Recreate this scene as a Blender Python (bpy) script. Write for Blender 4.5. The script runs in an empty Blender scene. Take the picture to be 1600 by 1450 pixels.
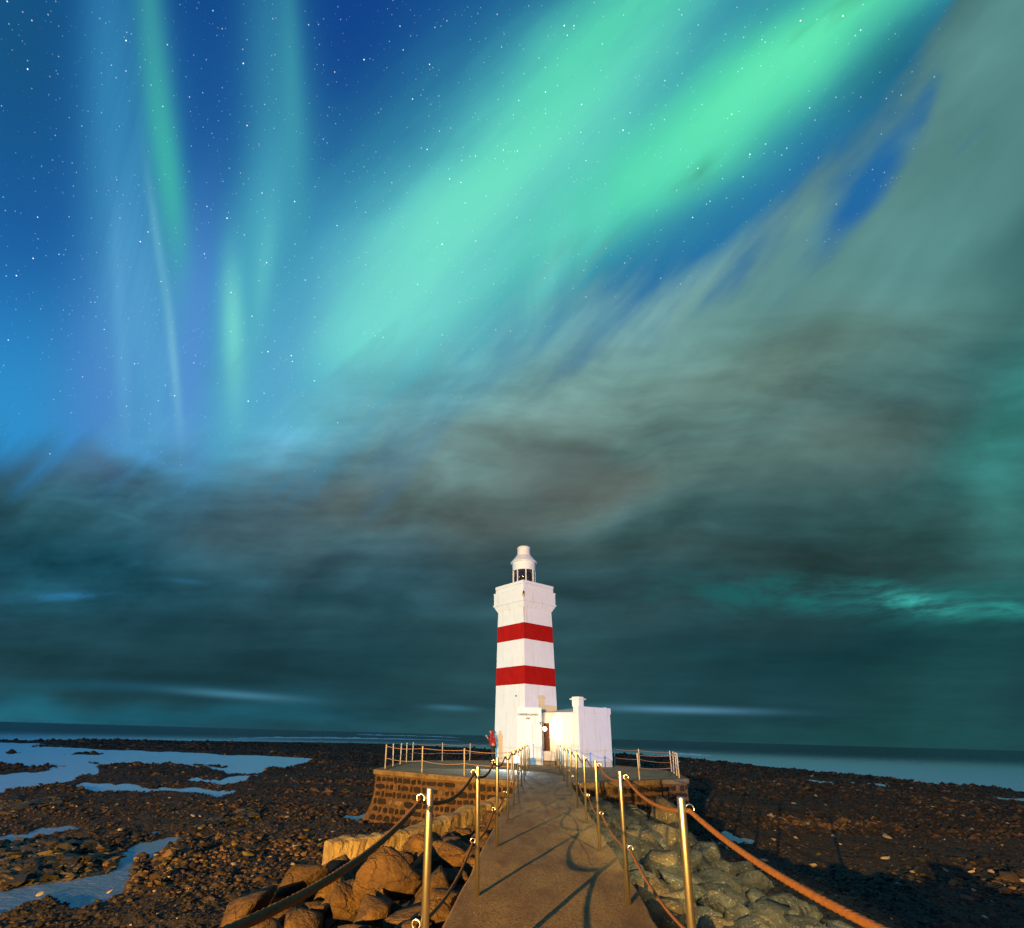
import bpy, bmesh, math, random
import numpy as np
from mathutils import Vector, Matrix, noise as mnoise

scene = bpy.context.scene
COL = scene.collection
rng = np.random.default_rng(7)
random.seed(7)

# ------------------------------------------------------------------ camera
ROWS = [[0.9862151514242794, 0.02127852531986531, 0.1640941786334828],
        [0.16318842005923237, -0.28912297102951684, -0.9432801530731136],
        [0.027371785834268126, 0.9570554487506338, -0.28860986358225166]]
ROT = np.array(ROWS)
EYE = np.array([0.0, 0.0, 1.38])
FOC, PPX, PPY = 870.0, 695.489, 884.996
cam = bpy.data.cameras.new('camera')
cam.sensor_fit = 'HORIZONTAL'
cam.sensor_width = 36.0
cam.lens = FOC / 1600 * 36
cam.shift_x = (800 - PPX) / 1600
cam.shift_y = (PPY - 725) / 1600
cam.clip_start = 0.05
cam.clip_end = 60000
camo = bpy.data.objects.new('camera', cam)
m = Matrix(ROWS).to_4x4()
m.translation = Vector(EYE)
camo.matrix_world = m
COL.objects.link(camo)
scene.camera = camo

scene.view_settings.view_transform = 'Standard'
scene.view_settings.look = 'None'
scene.view_settings.gamma = 1
scene.view_settings.use_curve_mapping = False
scene.view_settings.exposure = 0.0
SKY = 1.0


def ray(px, py):
    return ROT @ np.array([px - PPX, -(py - PPY), -FOC])


def gz(px, py, z):                       # survey helper: point of a sight line at height z
    r = ray(px, py)
    return EYE + r * ((z - EYE[2]) / r[2])


def uv(px, py):                          # azimuth / elevation tangents of a sight line
    r = ray(px, py)
    return np.array([r[0] / r[1], r[2] / r[1]])


def lin(c):
    c = np.array(c, float) / 255
    return tuple(np.where(c <= 0.04045, c / 12.92, ((c + 0.055) / 1.055) ** 2.4))


# ------------------------------------------------------------------ node helper
class NT:
    def __init__(s, tree):
        s.t = tree
        s.n = tree.nodes
        s.n.clear()

    def node(s, typ, ins=None, **kw):
        n = s.n.new(typ)
        for k, v in kw.items():
            setattr(n, k, v)
        for k, v in (ins or {}).items():
            s.put(n.inputs[k], v)
        return n

    def put(s, sock, v):
        if isinstance(v, bpy.types.NodeSocket):
            s.t.links.new(v, sock)
        else:
            sock.default_value = v

    def m(s, op, a, b=None, c=None, clamp=False):
        n = s.n.new('ShaderNodeMath')
        n.operation = op
        n.use_clamp = clamp
        for i, v in enumerate((a, b, c)):
            if v is not None:
                s.put(n.inputs[i], v)
        return n.outputs[0]

    def v(s, op, a, b=None, c=None):
        n = s.n.new('ShaderNodeVectorMath')
        n.operation = op
        for i, x in enumerate((a, b, c)):
            if x is not None:
                if op == 'SCALE' and i == 1:
                    s.put(n.inputs['Scale'], x)
                else:
                    s.put(n.inputs[i], x)
        return n.outputs['Value'] if op in ('DOT_PRODUCT', 'LENGTH', 'DISTANCE') else n.outputs[0]

    def mix(s, f, a, b, blend='MIX'):
        n = s.n.new('ShaderNodeMix')
        n.data_type = 'RGBA'
        n.blend_type = blend
        s.put(n.inputs[0], f)
        for i, x in ((6, a), (7, b)):
            if isinstance(x, tuple) and len(x) == 3:
                x = (*x, 1)
            s.put(n.inputs[i], x)
        return n.outputs[2]

    def noise(s, vec, scale, detail=2, rough=.5, dim='3D', out=0):
        n = s.node('ShaderNodeTexNoise', {'Vector': vec, 'Scale': scale, 'Detail': detail, 'Roughness': rough})
        n.noise_dimensions = dim
        return n.outputs[out]

    def ramp(s, fac, stops):
        n = s.n.new('ShaderNodeValToRGB')
        s.put(n.inputs[0], fac)
        e = n.color_ramp.elements
        while len(e) < len(stops):
            e.new(.5)
        for el, (p, c) in zip(e, stops):
            el.position = p
            el.color = (*c, 1)
        return n.outputs[0]

    def smooth(s, x, lo, hi, a=0., b=1.):
        n = s.n.new('ShaderNodeMapRange')
        n.interpolation_type = 'SMOOTHSTEP'
        for i, q in enumerate((x, lo, hi, a, b)):
            s.put(n.inputs[i], q)
        return n.outputs[0]


# ------------------------------------------------------------------ sky
world = bpy.data.worlds.new('World')
scene.world = world
world.use_nodes = True
W = NT(world.node_tree)


def build_sky():
    tc = W.node('ShaderNodeTexCoord').outputs['Generated']
    d = W.v('NORMALIZE', tc)
    sp = W.node('ShaderNodeSeparateXYZ', {0: d})
    yy = W.m('MAXIMUM', sp.outputs[1], 0.04)
    P = W.node('ShaderNodeCombineXYZ', {0: W.m('DIVIDE', sp.outputs[0], yy), 1: W.m('DIVIDE', sp.outputs[2], yy), 2: 1.0}).outputs[0]

    def coef(c, l, w):                   # affine coordinates along / across a streak
        c0 = uv(*c)
        l = np.array(l, float)
        n = np.array([-l[1], l[0]]) / np.hypot(*l) * w
        e = 0.25
        A = np.column_stack([(uv(c[0] + l[0] * e, c[1] + l[1] * e) - c0) / e, (uv(c[0] + n[0] * e, c[1] + n[1] * e) - c0) / e])
        I = np.linalg.inv(A)
        return [(r[0], r[1], -r.dot(c0)) for r in I]

    def blob(p, c, l, w, skew=None, sharp=1):
        ka, kb = coef(c, l, w)
        a = W.v('DOT_PRODUCT', p, ka)
        b = W.v('DOT_PRODUCT', p, kb)
        if skew:                          # steeper on one flank
            b = W.m('MAXIMUM', b, W.m('MULTIPLY', b, -skew)) if skew > 0 else W.m('MAXIMUM', W.m('MULTIPLY', b, -skew), W.m('MULTIPLY', b, -1.0))
        r = W.m('MULTIPLY_ADD', a, a, W.m('MULTIPLY', b, b))
        if sharp != 1:
            r = W.m('POWER', r, sharp)
        return W.m('POWER', 0.3679, r)

    def half(p, a, b, soft):              # >0 below / right of the line a-b
        c0 = uv(*a)
        l = np.array(b, float) - a
        n = np.array([-l[1], l[0]]) / np.hypot(*l)
        ka, kb = coef(a, l, soft)
        return W.v('DOT_PRODUCT', p, kb)

    # long-exposure cloud drift: noise drawn out along one direction
    ang = math.radians(50)
    al_ = W.v('DOT_PRODUCT', P, (math.cos(ang), math.sin(ang), 0))
    ac_ = W.v('DOT_PRODUCT', P, (-math.sin(ang), math.cos(ang), 0))
    drift = W.node('ShaderNodeCombineXYZ', {0: W.m('MULTIPLY', al_, 1.1), 1: W.m('MULTIPLY', ac_, 4.2), 2: 3.7}).outputs[0]
    streak = W.noise(drift, 1.0, 3, .5)
    fine = W.noise(W.v('MULTIPLY', drift, (2.6, 2.6, 1)), 1.0, 3, .55)
    soft = W.noise(P, 3.1, 3, .5)
    bars = W.noise(W.v('MULTIPLY', P, (2.6, 17.0, 1.0)), 1.0, 4, .6)
    wn = W.noise(P, 2.6, 2, .5, out=1)
    PA = W.v('MULTIPLY_ADD', W.v('SUBTRACT', wn, (.5, .5, .5)), (.10, .10, 0), P)          # gently warped
    PC = W.v('MULTIPLY_ADD', W.v('SUBTRACT', wn, (.5, .5, .5)), (.30, .14, 0), P)

    # clear night sky
    col = W.ramp(sp.outputs[2], [(0., lin((45, 150, 205))), (.35, lin((42, 135, 200))), (.6, lin((30, 100, 172))), (.85, lin((15, 70, 135))), (1., lin((10, 55, 115)))])
    for c, l, w, rgb, k in [((1000, 300), (1000, 0), 500, (32, 94, 160), .85), ((560, 60), (120, 0), 260, (14, 62, 138), .7),
                            ((20, 40), (130, 0), 260, (22, 84, 125), .8), ((0, 640), (160, 0), 170, (48, 148, 208), .7),
                            ((1390, 90), (90, -90), 60, (4, 62, 112), .9)]:
        col = W.mix(W.m('MULTIPLY', blob(P, c, l, w), k), col, lin(rgb))

    # aurora: glow is added light
    ray_n = W.noise(W.v('MULTIPLY', P, (21.0, .35, 1.0)), 1.0, 4, .65)
    rays = W.smooth(ray_n, .25, .8, .75, 1.15)
    aur = W.smooth(fine, .25, .75, .82, 1.12)
    au = []
    A = lambda p, c, l, w, rgb, k, skew=None, ry=False, sharp=1: au.append((p, c, l, w, rgb, k, skew, ry, sharp))
    # big diffuse arcs
    A(PA, (440, 470), (260, -120), 150, (66, 146, 206), .75)
    A(PA, (930, 190), (480, -340), 210, (62, 168, 176), .92)
    A(PA, (690, 350), (340, -330), 115, (92, 190, 200), .75)
    A(PA, (620, 480), (200, -170), 105, (126, 224, 214), .8)
    A(PA, (805, 260), (210, -200), 66, (122, 232, 205), .75)
    A(PA, (965, 40), (210, -240), 72, (90, 222, 178), .75)
    A(PA, (1000, 300), (160, -120), 40, (75, 195, 185), .6)
    A(PA, (1220, 100), (290, -215), 66, (88, 226, 172), .95)
    A(PA, (1180, 135), (200, -150), 34, (104, 238, 184), .8)
    A(PA, (1040, 255), (150, -110), 52, (92, 224, 182), .7)
    A(PA, (850, 440), (28, -85), 26, (118, 222, 205), .6, None, True)
    A(PA, (918, 365), (20, -90), 20, (98, 208, 192), .45, None, True)
    A(PA, (757, 555), (16, -46), 20, (100, 200, 200), .4, None, True)
    A(PA, (555, 545), (100, -50), 46, (116, 220, 210), .75)
    A(PA, (470, 610), (120, -30), 45, (92, 180, 205), .6)
    # hanging curtains
    A(P, (170, 150), (20, 420), 40, (48, 130, 178), .6)
    A(P, (205, 280), (24, 420), 70, (60, 145, 190), .6, None, True)
    A(P, (240, 80), (30, 330), 24, (62, 160, 165), .75)
    A(P, (263, 270), (24, 170), 20, (62, 178, 168), .85)
    A(P, (300, 560), (-20, 240), 44, (86, 136, 214), .75)
    A(P, (165, 620), (0, 190), 70, (84, 136, 208), .6)
    A(P, (225, 520), (30, 230), 55, (92, 168, 214), .65, None, True)
    A(P, (271, 560), (10, 110), 7, (128, 196, 216), .5)
    A(P, (246, 380), (16, 110), 7, (112, 186, 210), .45)
    A(P, (190, 540), (10, 200), 12, (100, 172, 216), .4, None, True)
    A(P, (430, 150), (14, 320), 50, (56, 142, 172), .7, None)
    A(P, (456, 130), (10, 220), 18, (62, 158, 170), .55)
    A(P, (405, 380), (-34, 190), 48, (76, 172, 192), .75, None)
    A(P, (365, 520), (4, 110), 18, (116, 214, 205), .9)
    A(P, (412, 430), (-12, 100), 16, (100, 198, 200), .5)
    A(P, (440, 570), (60, -160), 60, (78, 145, 208), .45)
    for p, c, l, w, rgb, k, skew, ry, sharp in au:
        b = blob(p, c, l, w, skew or None, sharp)
        if p is PA:
            b = W.m('MULTIPLY', b, aur)
        if ry:
            b = W.m('MULTIPLY', b, rays)
        col = W.mix(W.m('MULTIPLY', b, k, clamp=True), col, lin(rgb))

    # stars
    vo = W.node('ShaderNodeTexVoronoi', {'Vector': d, 'Scale': 250.0})
    g = W.node('ShaderNodeSeparateColor', {0: vo.outputs['Color']})
    mag = W.m('POWER', g.outputs[0], 5.0)
    dot = W.smooth(vo.outputs['Distance'], W.m('MULTIPLY_ADD', mag, .14, .13), .03)
    big = W.m('POWER', g.outputs[0], 160.0)
    st = W.m('MULTIPLY', dot, W.m('MULTIPLY_ADD', mag, .60, W.m('MULTIPLY_ADD', big, 2.2, .03)))
    st = W.m('MULTIPLY', st, W.smooth(sp.outputs[2], .18, .5))
    tint = W.ramp(g.outputs[1], [(0., (.6, .85, 1.)), (.8, (.9, 1., 1.)), (1., (1., .85, .7))])
    col = W.v('MULTIPLY_ADD', W.v('SCALE', tint, st), (1, 1, 1), col)

    # cloud colour
    cc = lin((34, 66, 74))
    cl = [((640, 560), (330, -160), 62, (108, 188, 198), .9), ((420, 650), (200, -10), 50, (92, 168, 200), .8), ((800, 1050), (1500, 0), 95, (22, 56, 64), .9), ((150, 900), (380, 0), 90, (24, 78, 96), .9),
          ((100, 1118), (480, 14), 24, (30, 98, 118), .85), ((1330, 1140), (500, 10), 34, (26, 72, 74), .7), ((820, 1125), (300, 10), 24, (32, 72, 80), .7),
          ((320, 790), (300, 70), 66, (62, 122, 148), .85), ((300, 640), (280, 40), 60, (98, 172, 210), .9),
          ((520, 630), (170, 50), 50, (104, 176, 196), .85), ((250, 690), (200, 40), 34, (78, 142, 176), .6),
          ((60, 725), (200, 20), 32, (54, 80, 98), .85), ((185, 722), (70, 30), 24, (62, 86, 102), .8),
          ((360, 715), (80, 20), 16, (74, 98, 112), .7), ((430, 690), (130, 30), 14, (96, 158, 182), .6),
          ((660, 640), (170, -70), 58, (102, 142, 146), .85),
          ((560, 775), (190, -30), 56, (78, 82, 84), .9), ((400, 850), (140, 10), 44, (40, 62, 72), .8),
          ((760, 800), (180, 10), 66, (54, 70, 74), .85), ((900, 650), (280, -90), 72, (90, 106, 102), .9),
          ((985, 745), (230, -70), 40, (100, 94, 84), .85), ((1240, 700), (270, -40), 66, (78, 88, 80), .9),
          ((1060, 470), (420, -240), 110, (126, 166, 160), .95), ((1360, 330), (360, -400), 160, (98, 148, 146), .95),
          ((1270, 550), (280, -80), 60, (104, 130, 118), .8), ((1560, 180), (150, -340), 130, (86, 140, 138), .9),
          ((1600, 690), (80, -280), 130, (54, 132, 126), .8), ((1400, 820), (300, -40), 70, (48, 84, 82), .8),
          ((830, 545), (170, -80), 56, (116, 176, 182), .8), ((740, 560), (60, -80), 44, (118, 194, 200), .6),
          ((1350, 1010), (400, 10), 40, (20, 60, 66), .8),
          ((900, 925), (420, 0), 60, (34, 58, 64), .8), ((1250, 875), (340, 20), 30, (46, 68, 68), .8)]
    for c, l, w, rgb, k in cl:
        cc = W.mix(W.m('MULTIPLY', blob(PC, c, l, w), k), cc, lin(rgb))
    low = W.smooth(W.node('ShaderNodeSeparateXYZ', {0: P}).outputs[1], .55, .28)
    cc = W.v('SCALE', cc, W.m('MULTIPLY_ADD', W.m('SUBTRACT', streak, .5), W.m('MULTIPLY_ADD', low, -.6, .95), 1.0))
    cc = W.v('SCALE', cc, W.m('MULTIPLY_ADD', W.m('SUBTRACT', fine, .5), .42, 1.0))
    cc = W.v('SCALE', cc, W.m('MULTIPLY_ADD', W.m('MULTIPLY', W.m('SUBTRACT', bars, .5), low), 1.15, 1.0))
    cc = W.v('SCALE', cc, W.m('MULTIPLY_ADD', W.m('SUBTRACT', soft, .5), .35, 1.0))
    vv = W.node('ShaderNodeSeparateXYZ', {0: P}).outputs[1]
    lump = W.noise(W.v('MULTIPLY', PC, (3.0, 7.5, 1.0)), 1.0, 5, .58)
    mid = W.m('MULTIPLY', W.smooth(vv, .10, .26), W.smooth(vv, .95, .6))
    cc = W.v('SCALE', cc, W.m('MULTIPLY_ADD', W.m('MULTIPLY', W.m('SUBTRACT', lump, .5), mid), 2.1, 1.0))
    brown = W.m('MULTIPLY', W.smooth(W.noise(W.v('MULTIPLY', PC, (2.2, 5.0, 1.0)), 1.3, 3, .5), .46, .66), blob(PC, (900, 730), (480, -60), 110))
    cc = W.mix(W.m('MULTIPLY', brown, .45), cc, lin((88, 86, 80)))
    # cloud cover
    h = W.m('MAXIMUM', half(P, (0, 700), (300, 690), 40), W.m('MAXIMUM', half(P, (350, 655), (1080, 385), 75), half(P, (1045, 378), (1375, -10), 60)))
    hi = W.smooth(vv, .55, 1.0, 1.0, 1.7)
    h = W.m('MULTIPLY_ADD', W.m('MULTIPLY', W.m('MINIMUM', W.m('SUBTRACT', streak, .5), .06), hi), 5.0, h)
    h = W.m('MULTIPLY_ADD', W.m('MULTIPLY', W.m('MINIMUM', W.m('SUBTRACT', fine, .5), .10), hi), 3.0, h)
    for c, l, w, k in [((1150, 315), (80, -110), 50, 3.4), ((1345, 300), (62, -100), 38, 3.6), ((1390, 85), (85, -115), 50, 3.4),
                       ((1250, 220), (60, -90), 24, 1.5), ((1500, 235), (70, -70), 16, 1.6), ((1440, 150), (40, -60), 20, 1.4),
                       ((400, 640), (140, 20), 20, 1.0), ((230, 700), (60, 20), 14, .8)]:
        h = W.m('MULTIPLY_ADD', blob(PA, c, l, w), -k, h)
    al = W.smooth(h, -1.0, 2.1)
    al = W.m('MULTIPLY', al, W.smooth(sp.outputs[1], -.2, .25, .55, 1.0))
    col = W.mix(al, col, cc)
    # gaps low in the deck where the lit sky beyond shows
    gapn = W.smooth(W.noise(W.v('MULTIPLY', PC, (7., 26., 1)), 1.0, 4, .65), .36, .68, .1, 1.5)
    for c, l, w, rgb, k, tex in [((1370, 935), (270, 12), 30, (34, 128, 126), .55, 1), ((1440, 942), (70, 10), 15, (70, 190, 180), .60, 1),
                                 ((1560, 948), (70, 4), 13, (50, 165, 155), .45, 1), ((1160, 925), (120, -10), 34, (22, 90, 90), .3, 1),
                                 ((1060, 1109), (125, 3), 5.5, (85, 140, 170), .75, 0), ((365, 1085), (95, 7), 6, (75, 135, 160), .7, 0),
                                 ((180, 1072), (230, 8), 9, (34, 95, 118), .4, 0), ((705, 1106), (38, 2), 4.5, (62, 118, 140), .6, 0),
                                 ((90, 932), (75, -2), 7, (45, 115, 155), .7, 1), ((292, 908), (32, 4), 5, (45, 105, 135), .5, 0),
                                 ((195, 806), (26, 8), 5, (60, 120, 140), .5, 0), ((520, 935), (180, 10), 14, (24, 75, 85), .3, 1)]:
        b = blob(P, c, l, w)
        if tex:
            b = W.m('MULTIPLY', b, gapn)
        col = W.mix(W.m('MULTIPLY', b, k, clamp=True), col, lin(rgb))
    bg = W.node('ShaderNodeBackground', {0: col, 1: SKY})
    # faint residual twilight
    sk = W.node('ShaderNodeTexSky', sky_type='NISHITA', sun_disc=False, sun_elevation=math.radians(-6), sun_rotation=math.radians(200))
    bg2 = W.node('ShaderNodeBackground', {0: sk.outputs[0], 1: 0.05})
    ad = W.node('ShaderNodeAddShader', {0: bg.outputs[0], 1: bg2.outputs[0]})
    W.node('ShaderNodeOutputWorld', {0: ad.outputs[0]})


build_sky()
world.cycles.sampling_method = 'NONE'
scene.cycles.max_bounces = 5
scene.cycles.use_adaptive_sampling = True
scene.cycles.adaptive_threshold = 0.012
scene.cycles.adaptive_min_samples = 8
scene.cycles.diffuse_bounces = 2
scene.cycles.glossy_bounces = 3
scene.cycles.caustics_reflective = False

# ------------------------------------------------------------------ lights
def aim(o, d):
    o.rotation_euler = Vector(d).to_track_quat('-Z', 'Y').to_euler()


SUN_DIR = Vector((1.0, 3.2, -math.tan(math.radians(6.6)) * math.hypot(1, 3.2)))
sun = bpy.data.lights.new('sun', 'SUN')
sun.energy = 0.5
sun.angle = math.radians(0.35)
sun.color = (1.0, 0.58, 0.16)
so = bpy.data.objects.new('sun', sun)
so.location = (-10, -25, 6)
aim(so, SUN_DIR)
COL.objects.link(so)


def spot(name, loc, tgt, energy, color, deg, blend=.4, size=.15):
    l = bpy.data.lights.new(name, 'SPOT')
    l.energy = energy
    l.color = color
    l.spot_size = math.radians(deg)
    l.spot_blend = blend
    l.shadow_soft_size = size
    o = bpy.data.objects.new(name, l)
    o.location = loc
    aim(o, Vector(tgt) - Vector(loc))
    COL.objects.link(o)


spot('street_lamp_light', (-8.6, -21.5, 3.2), (.5, 14, -1.0), 142000, (1.0, .57, .13), 110, .5, .05)
spot('park_lamp_light', (4.6, -4.5, 6.2), (2.9, 10.3, -.9), 15500, (1.0, .86, .46), 25, .7, .12)
spot('floodlight_beam', (27, 6.5, 1.3), (-.3, 32.3, 5.2), 25000, (.14, .40, 1.0), 25)
spot('floodlight_beam_west', (-27, 9.0, 1.0), (-1.2, 32.3, 5.4), 25000, (.20, .72, 1.0), 24)


def point(name, loc, energy, color, size):
    l = bpy.data.lights.new(name, 'POINT')
    l.energy = energy
    l.color = color
    l.shadow_soft_size = size
    o = bpy.data.objects.new(name, l)
    o.location = loc
    COL.objects.link(o)


# ------------------------------------------------------------------ materials
MATS = {}


def mat(name, base, rough=.7, metal=0., var=None, vscale=8., bump=0., bscale=40., spec=.5, bdist=.02, speck=None, attr=None, objvar=0., crack=0., stain=None):
    if name in MATS:
        return MATS[name]
    mt = bpy.data.materials.new(name)
    mt.use_nodes = True
    N = NT(mt.node_tree)
    tc = N.node('ShaderNodeTexCoord').outputs['Object']
    col = (*base, 1)
    if var:
        n1 = N.noise(tc, vscale, 5, .62)
        col = N.mix(N.smooth(n1, .32, .68), base, var)
    if speck:
        n2 = N.noise(tc, speck[1], 3, .6)
        col = N.mix(N.smooth(n2, .58, .70, 0., speck[2]), col, speck[0])
    if stain:
        n4 = N.noise(N.v('MULTIPLY', tc, (3.5, 3.5, .32)), 1.6, 4, .6)
        col = N.mix(N.smooth(n4, .52, .74, 0., .55), col, stain)
    ck = None
    if crack:
        wv = N.v('MULTIPLY_ADD', N.noise(tc, 4, 3, .6, out=1), (.35, .35, .35), tc)
        vo = N.node('ShaderNodeTexVoronoi', {'Vector': wv, 'Scale': crack}, feature='DISTANCE_TO_EDGE')
        ck = N.smooth(vo.outputs['Distance'], .0, .045)
        col = N.mix(N.m('MULTIPLY_ADD', ck, -.35, .35), col, tuple(.25 * c for c in base))
    if attr:
        a = N.node('ShaderNodeAttribute', attribute_name=attr).outputs['Color']
        col = N.mix(1.0, col, a, 'MULTIPLY')
    if objvar:
        oi = N.node('ShaderNodeObjectInfo').outputs['Random']
        col = N.v('SCALE', col, N.m('MULTIPLY_ADD', oi, 2 * objvar, 1 - objvar))
    b = N.node('ShaderNodeBsdfPrincipled', {'Base Color': col, 'Roughness': rough, 'Metallic': metal, 'Specular IOR Level': spec})
    if bump:
        h = N.m('ADD', N.noise(tc, bscale, 6, .65), N.m('MULTIPLY', N.noise(tc, bscale * .22, 3, .5), 1.6))
        if ck is not None:
            h = N.m('MULTIPLY_ADD', ck, .4, h)
        bp = N.node('ShaderNodeBump', {'Strength': bump, 'Distance': bdist, 'Height': h})
        N.put(b.inputs['Normal'], bp.outputs[0])
    N.node('ShaderNodeOutputMaterial', {0: b.outputs[0]})
    MATS[name] = mt
    return mt


def emit(name, color, strength):
    mt = bpy.data.materials.new(name)
    mt.use_nodes = True
    N = NT(mt.node_tree)
    e = N.node('ShaderNodeEmission', {0: (*color, 1), 1: strength})
    N.node('ShaderNodeOutputMaterial', {0: e.outputs[0]})
    return mt


M_white = mat('white_render', (.80, .80, .79), .75, var=(.765, .765, .75), vscale=1.7, stain=(.60, .55, .42), bump=.25, bscale=30, bdist=.01)
M_white2 = mat('white_paint_metal', (.80, .80, .77), .45, var=(.72, .71, .66), vscale=5)
M_red = mat('red_paint', (.42, .006, .001), .7, var=(.34, .005, .001), vscale=3, spec=.15, stain=(.26, .02, .008), bump=.2, bscale=30, bdist=.01)
M_cream = mat('plinth_paint', (.66, .63, .52), .8, var=(.52, .49, .40), vscale=3, bump=.3, bdist=.01)
M_glass = mat('dark_glass', (.02, .015, .015), .08, spec=.8)
M_dark = mat('dark_metal', (.03, .03, .03), .5)
M_door = mat('brown_door', (.13, .045, .018), .5, var=(.09, .03, .012), vscale=6)
M_steel = mat('brushed_steel', (.78, .68, .50), .36, 1.0, bump=.06, bscale=120, bdist=.004)
M_ringm = mat('galvanised_steel', (.75, .74, .72), .28, 1.0)
M_railpost = mat('white_rail_paint', (.70, .62, .48), .5, var=(.5, .40, .28), vscale=12)
M_rope = mat('brown_rope', (.29, .105, .016), .8, var=(.20, .07, .011), vscale=60, bump=.5, bscale=300, bdist=.003)
M_rope2 = mat('thin_rail_rope', (.42, .25, .17), .8)
M_conc = mat('coping_concrete', (0.248, 0.1674, 0.0713), .9, var=(0.1488, 0.0868, 0.031), vscale=3.5, bump=.6, bscale=25, bdist=.02, speck=((0.0434, 0.0279, 0.0155), 5, .8))
M_wallc = mat('old_concrete', (0.4185, 0.3013, 0.1172), .95, var=(0.2762, 0.1758, 0.05859), vscale=2.4, bump=.9, bscale=14, bdist=.05, speck=((0.0837, 0.05022, 0.02511), 4, .9))
M_mortar = mat('lime_mortar', (0.1674, 0.0868, 0.0279), .95, var=(0.093, 0.0434, 0.01364), vscale=4, bump=.9, bscale=20, bdist=.03)
M_stone = mat('basalt_block', (0.02604, 0.01302, 0.00682), .85, var=(0.00992, 0.0062, 0.00434), vscale=6, bump=.8, bscale=14, bdist=.03, speck=((0.1364, 0.093, 0.0558), 7, .35), objvar=.45)
M_rockL = mat('brown_rock', (.148, .074, .016), .9, var=(.072, .034, .008), vscale=2.2, bump=1.0, bscale=11, bdist=.06, speck=((.20, .11, .027), 9, .5), objvar=.32, crack=1.6)
M_rockR = mat('grey_rock', (.17, .14, .072), .9, var=(.065, .05, .026), vscale=2.6, bump=.9, bscale=14, bdist=.05, speck=((.42, .39, .24), 22, .85), objvar=.4)
M_cobble = mat('beach_cobble', (1, 1, 1), .8, attr='tone', bump=.4, bscale=30)
M_pale = mat('pale_stone', (0.35, 0.301, 0.238), .8, var=(0.245, 0.189, 0.14), vscale=20, bump=.4)
M_kelp = mat('seaweed', (1, 1, 1), .55, attr='tone', bump=.6, bscale=20)


def mat_deck():
    mt = bpy.data.materials.new('deck_concrete')
    mt.use_nodes = True
    N = NT(mt.node_tree)
    tc = N.node('ShaderNodeTexCoord').outputs['Object']
    n = N.noise(N.v('MULTIPLY', tc, (.5, 2.4, 1)), 1.2, 6, .65)
    col = N.mix(N.smooth(n, .35, .7), (.46, .32, .12), (.25, .155, .05))
    n3 = N.noise(tc, 55, 2, .5)
    col = N.mix(N.smooth(n3, .5, .75, 0, .5), col, (.10, .06, .03))
    h = N.m('ADD', N.noise(tc, 60, 4, .6), n)
    bp = N.node('ShaderNodeBump', {'Strength': .6, 'Distance': .012, 'Height': h})
    b = N.node('ShaderNodeBsdfPrincipled', {'Base Color': col, 'Roughness': .85, 'Normal': bp.outputs[0]})
    N.node('ShaderNodeOutputMaterial', {0: b.outputs[0]})
    return mt


def mat_path():
    mt = bpy.data.materials.new('path_asphalt')
    mt.use_nodes = True
    N = NT(mt.node_tree)
    tc = N.node('ShaderNodeTexCoord').outputs['Object']
    big = N.noise(N.v('MULTIPLY', tc, (1.3, .45, 1)), 1.5, 5, .6)
    col = N.mix(N.smooth(big, .36, .66), (.34, .205, .052), (.20, .105, .024))
    grit = N.noise(tc, 48, 5, .72)
    col = N.mix(N.smooth(grit, .47, .62, 0, .85), col, (.055, .028, .009))
    gl = N.noise(tc, 90, 2, .5)
    col = N.mix(N.smooth(gl, .64, .72, 0, .9), col, (.8, .58, .30))
    st = N.noise(N.v('MULTIPLY', tc, (2.6, .8, 1)), 1.0, 3, .5)
    col = N.mix(N.smooth(st, .54, .64, 0, .6), col, (.12, .058, .016))
    h = N.m('ADD', N.m('MULTIPLY', grit, 1.6), N.m('MULTIPLY', big, .8))
    bp = N.node('ShaderNodeBump', {'Strength': .9, 'Distance': .012, 'Height': h})
    b = N.node('ShaderNodeBsdfPrincipled', {'Base Color': col, 'Roughness': .85, 'Normal': bp.outputs[0]})
    N.node('ShaderNodeOutputMaterial', {0: b.outputs[0]})
    return mt


def mat_ground():
    mt = bpy.data.materials.new('shore_ground')
    mt.use_nodes = True
    N = NT(mt.node_tree)
    tc = N.node('ShaderNodeTexCoord').outputs['Object']
    n1 = N.noise(tc, .35, 5, .6)
    n2 = N.noise(tc, 7, 5, .7)
    n3 = N.noise(tc, 1.6, 4, .6)
    col = N.mix(N.smooth(n1, .38, .62), (.026, .013, .005), (.016, .012, .004))
    col = N.mix(N.smooth(n2, .45, .7), col, (.08, .040, .013))
    col = N.mix(N.smooth(n3, .5, .7, 0, .7), col, (.014, .008, .004))
    vo = N.node('ShaderNodeTexVoronoi', {'Vector': tc, 'Scale': 6.5})
    h = N.m('SUBTRACT', N.m('MULTIPLY', n2, 1.2), vo.outputs['Distance'])
    bp = N.node('ShaderNodeBump', {'Strength': 1.0, 'Distance': .12, 'Height': h})
    b = N.node('ShaderNodeBsdfPrincipled', {'Base Color': col, 'Roughness': .8, 'Normal': bp.outputs[0]})
    N.node('ShaderNodeOutputMaterial', {0: b.outputs[0]})
    return mt


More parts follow.
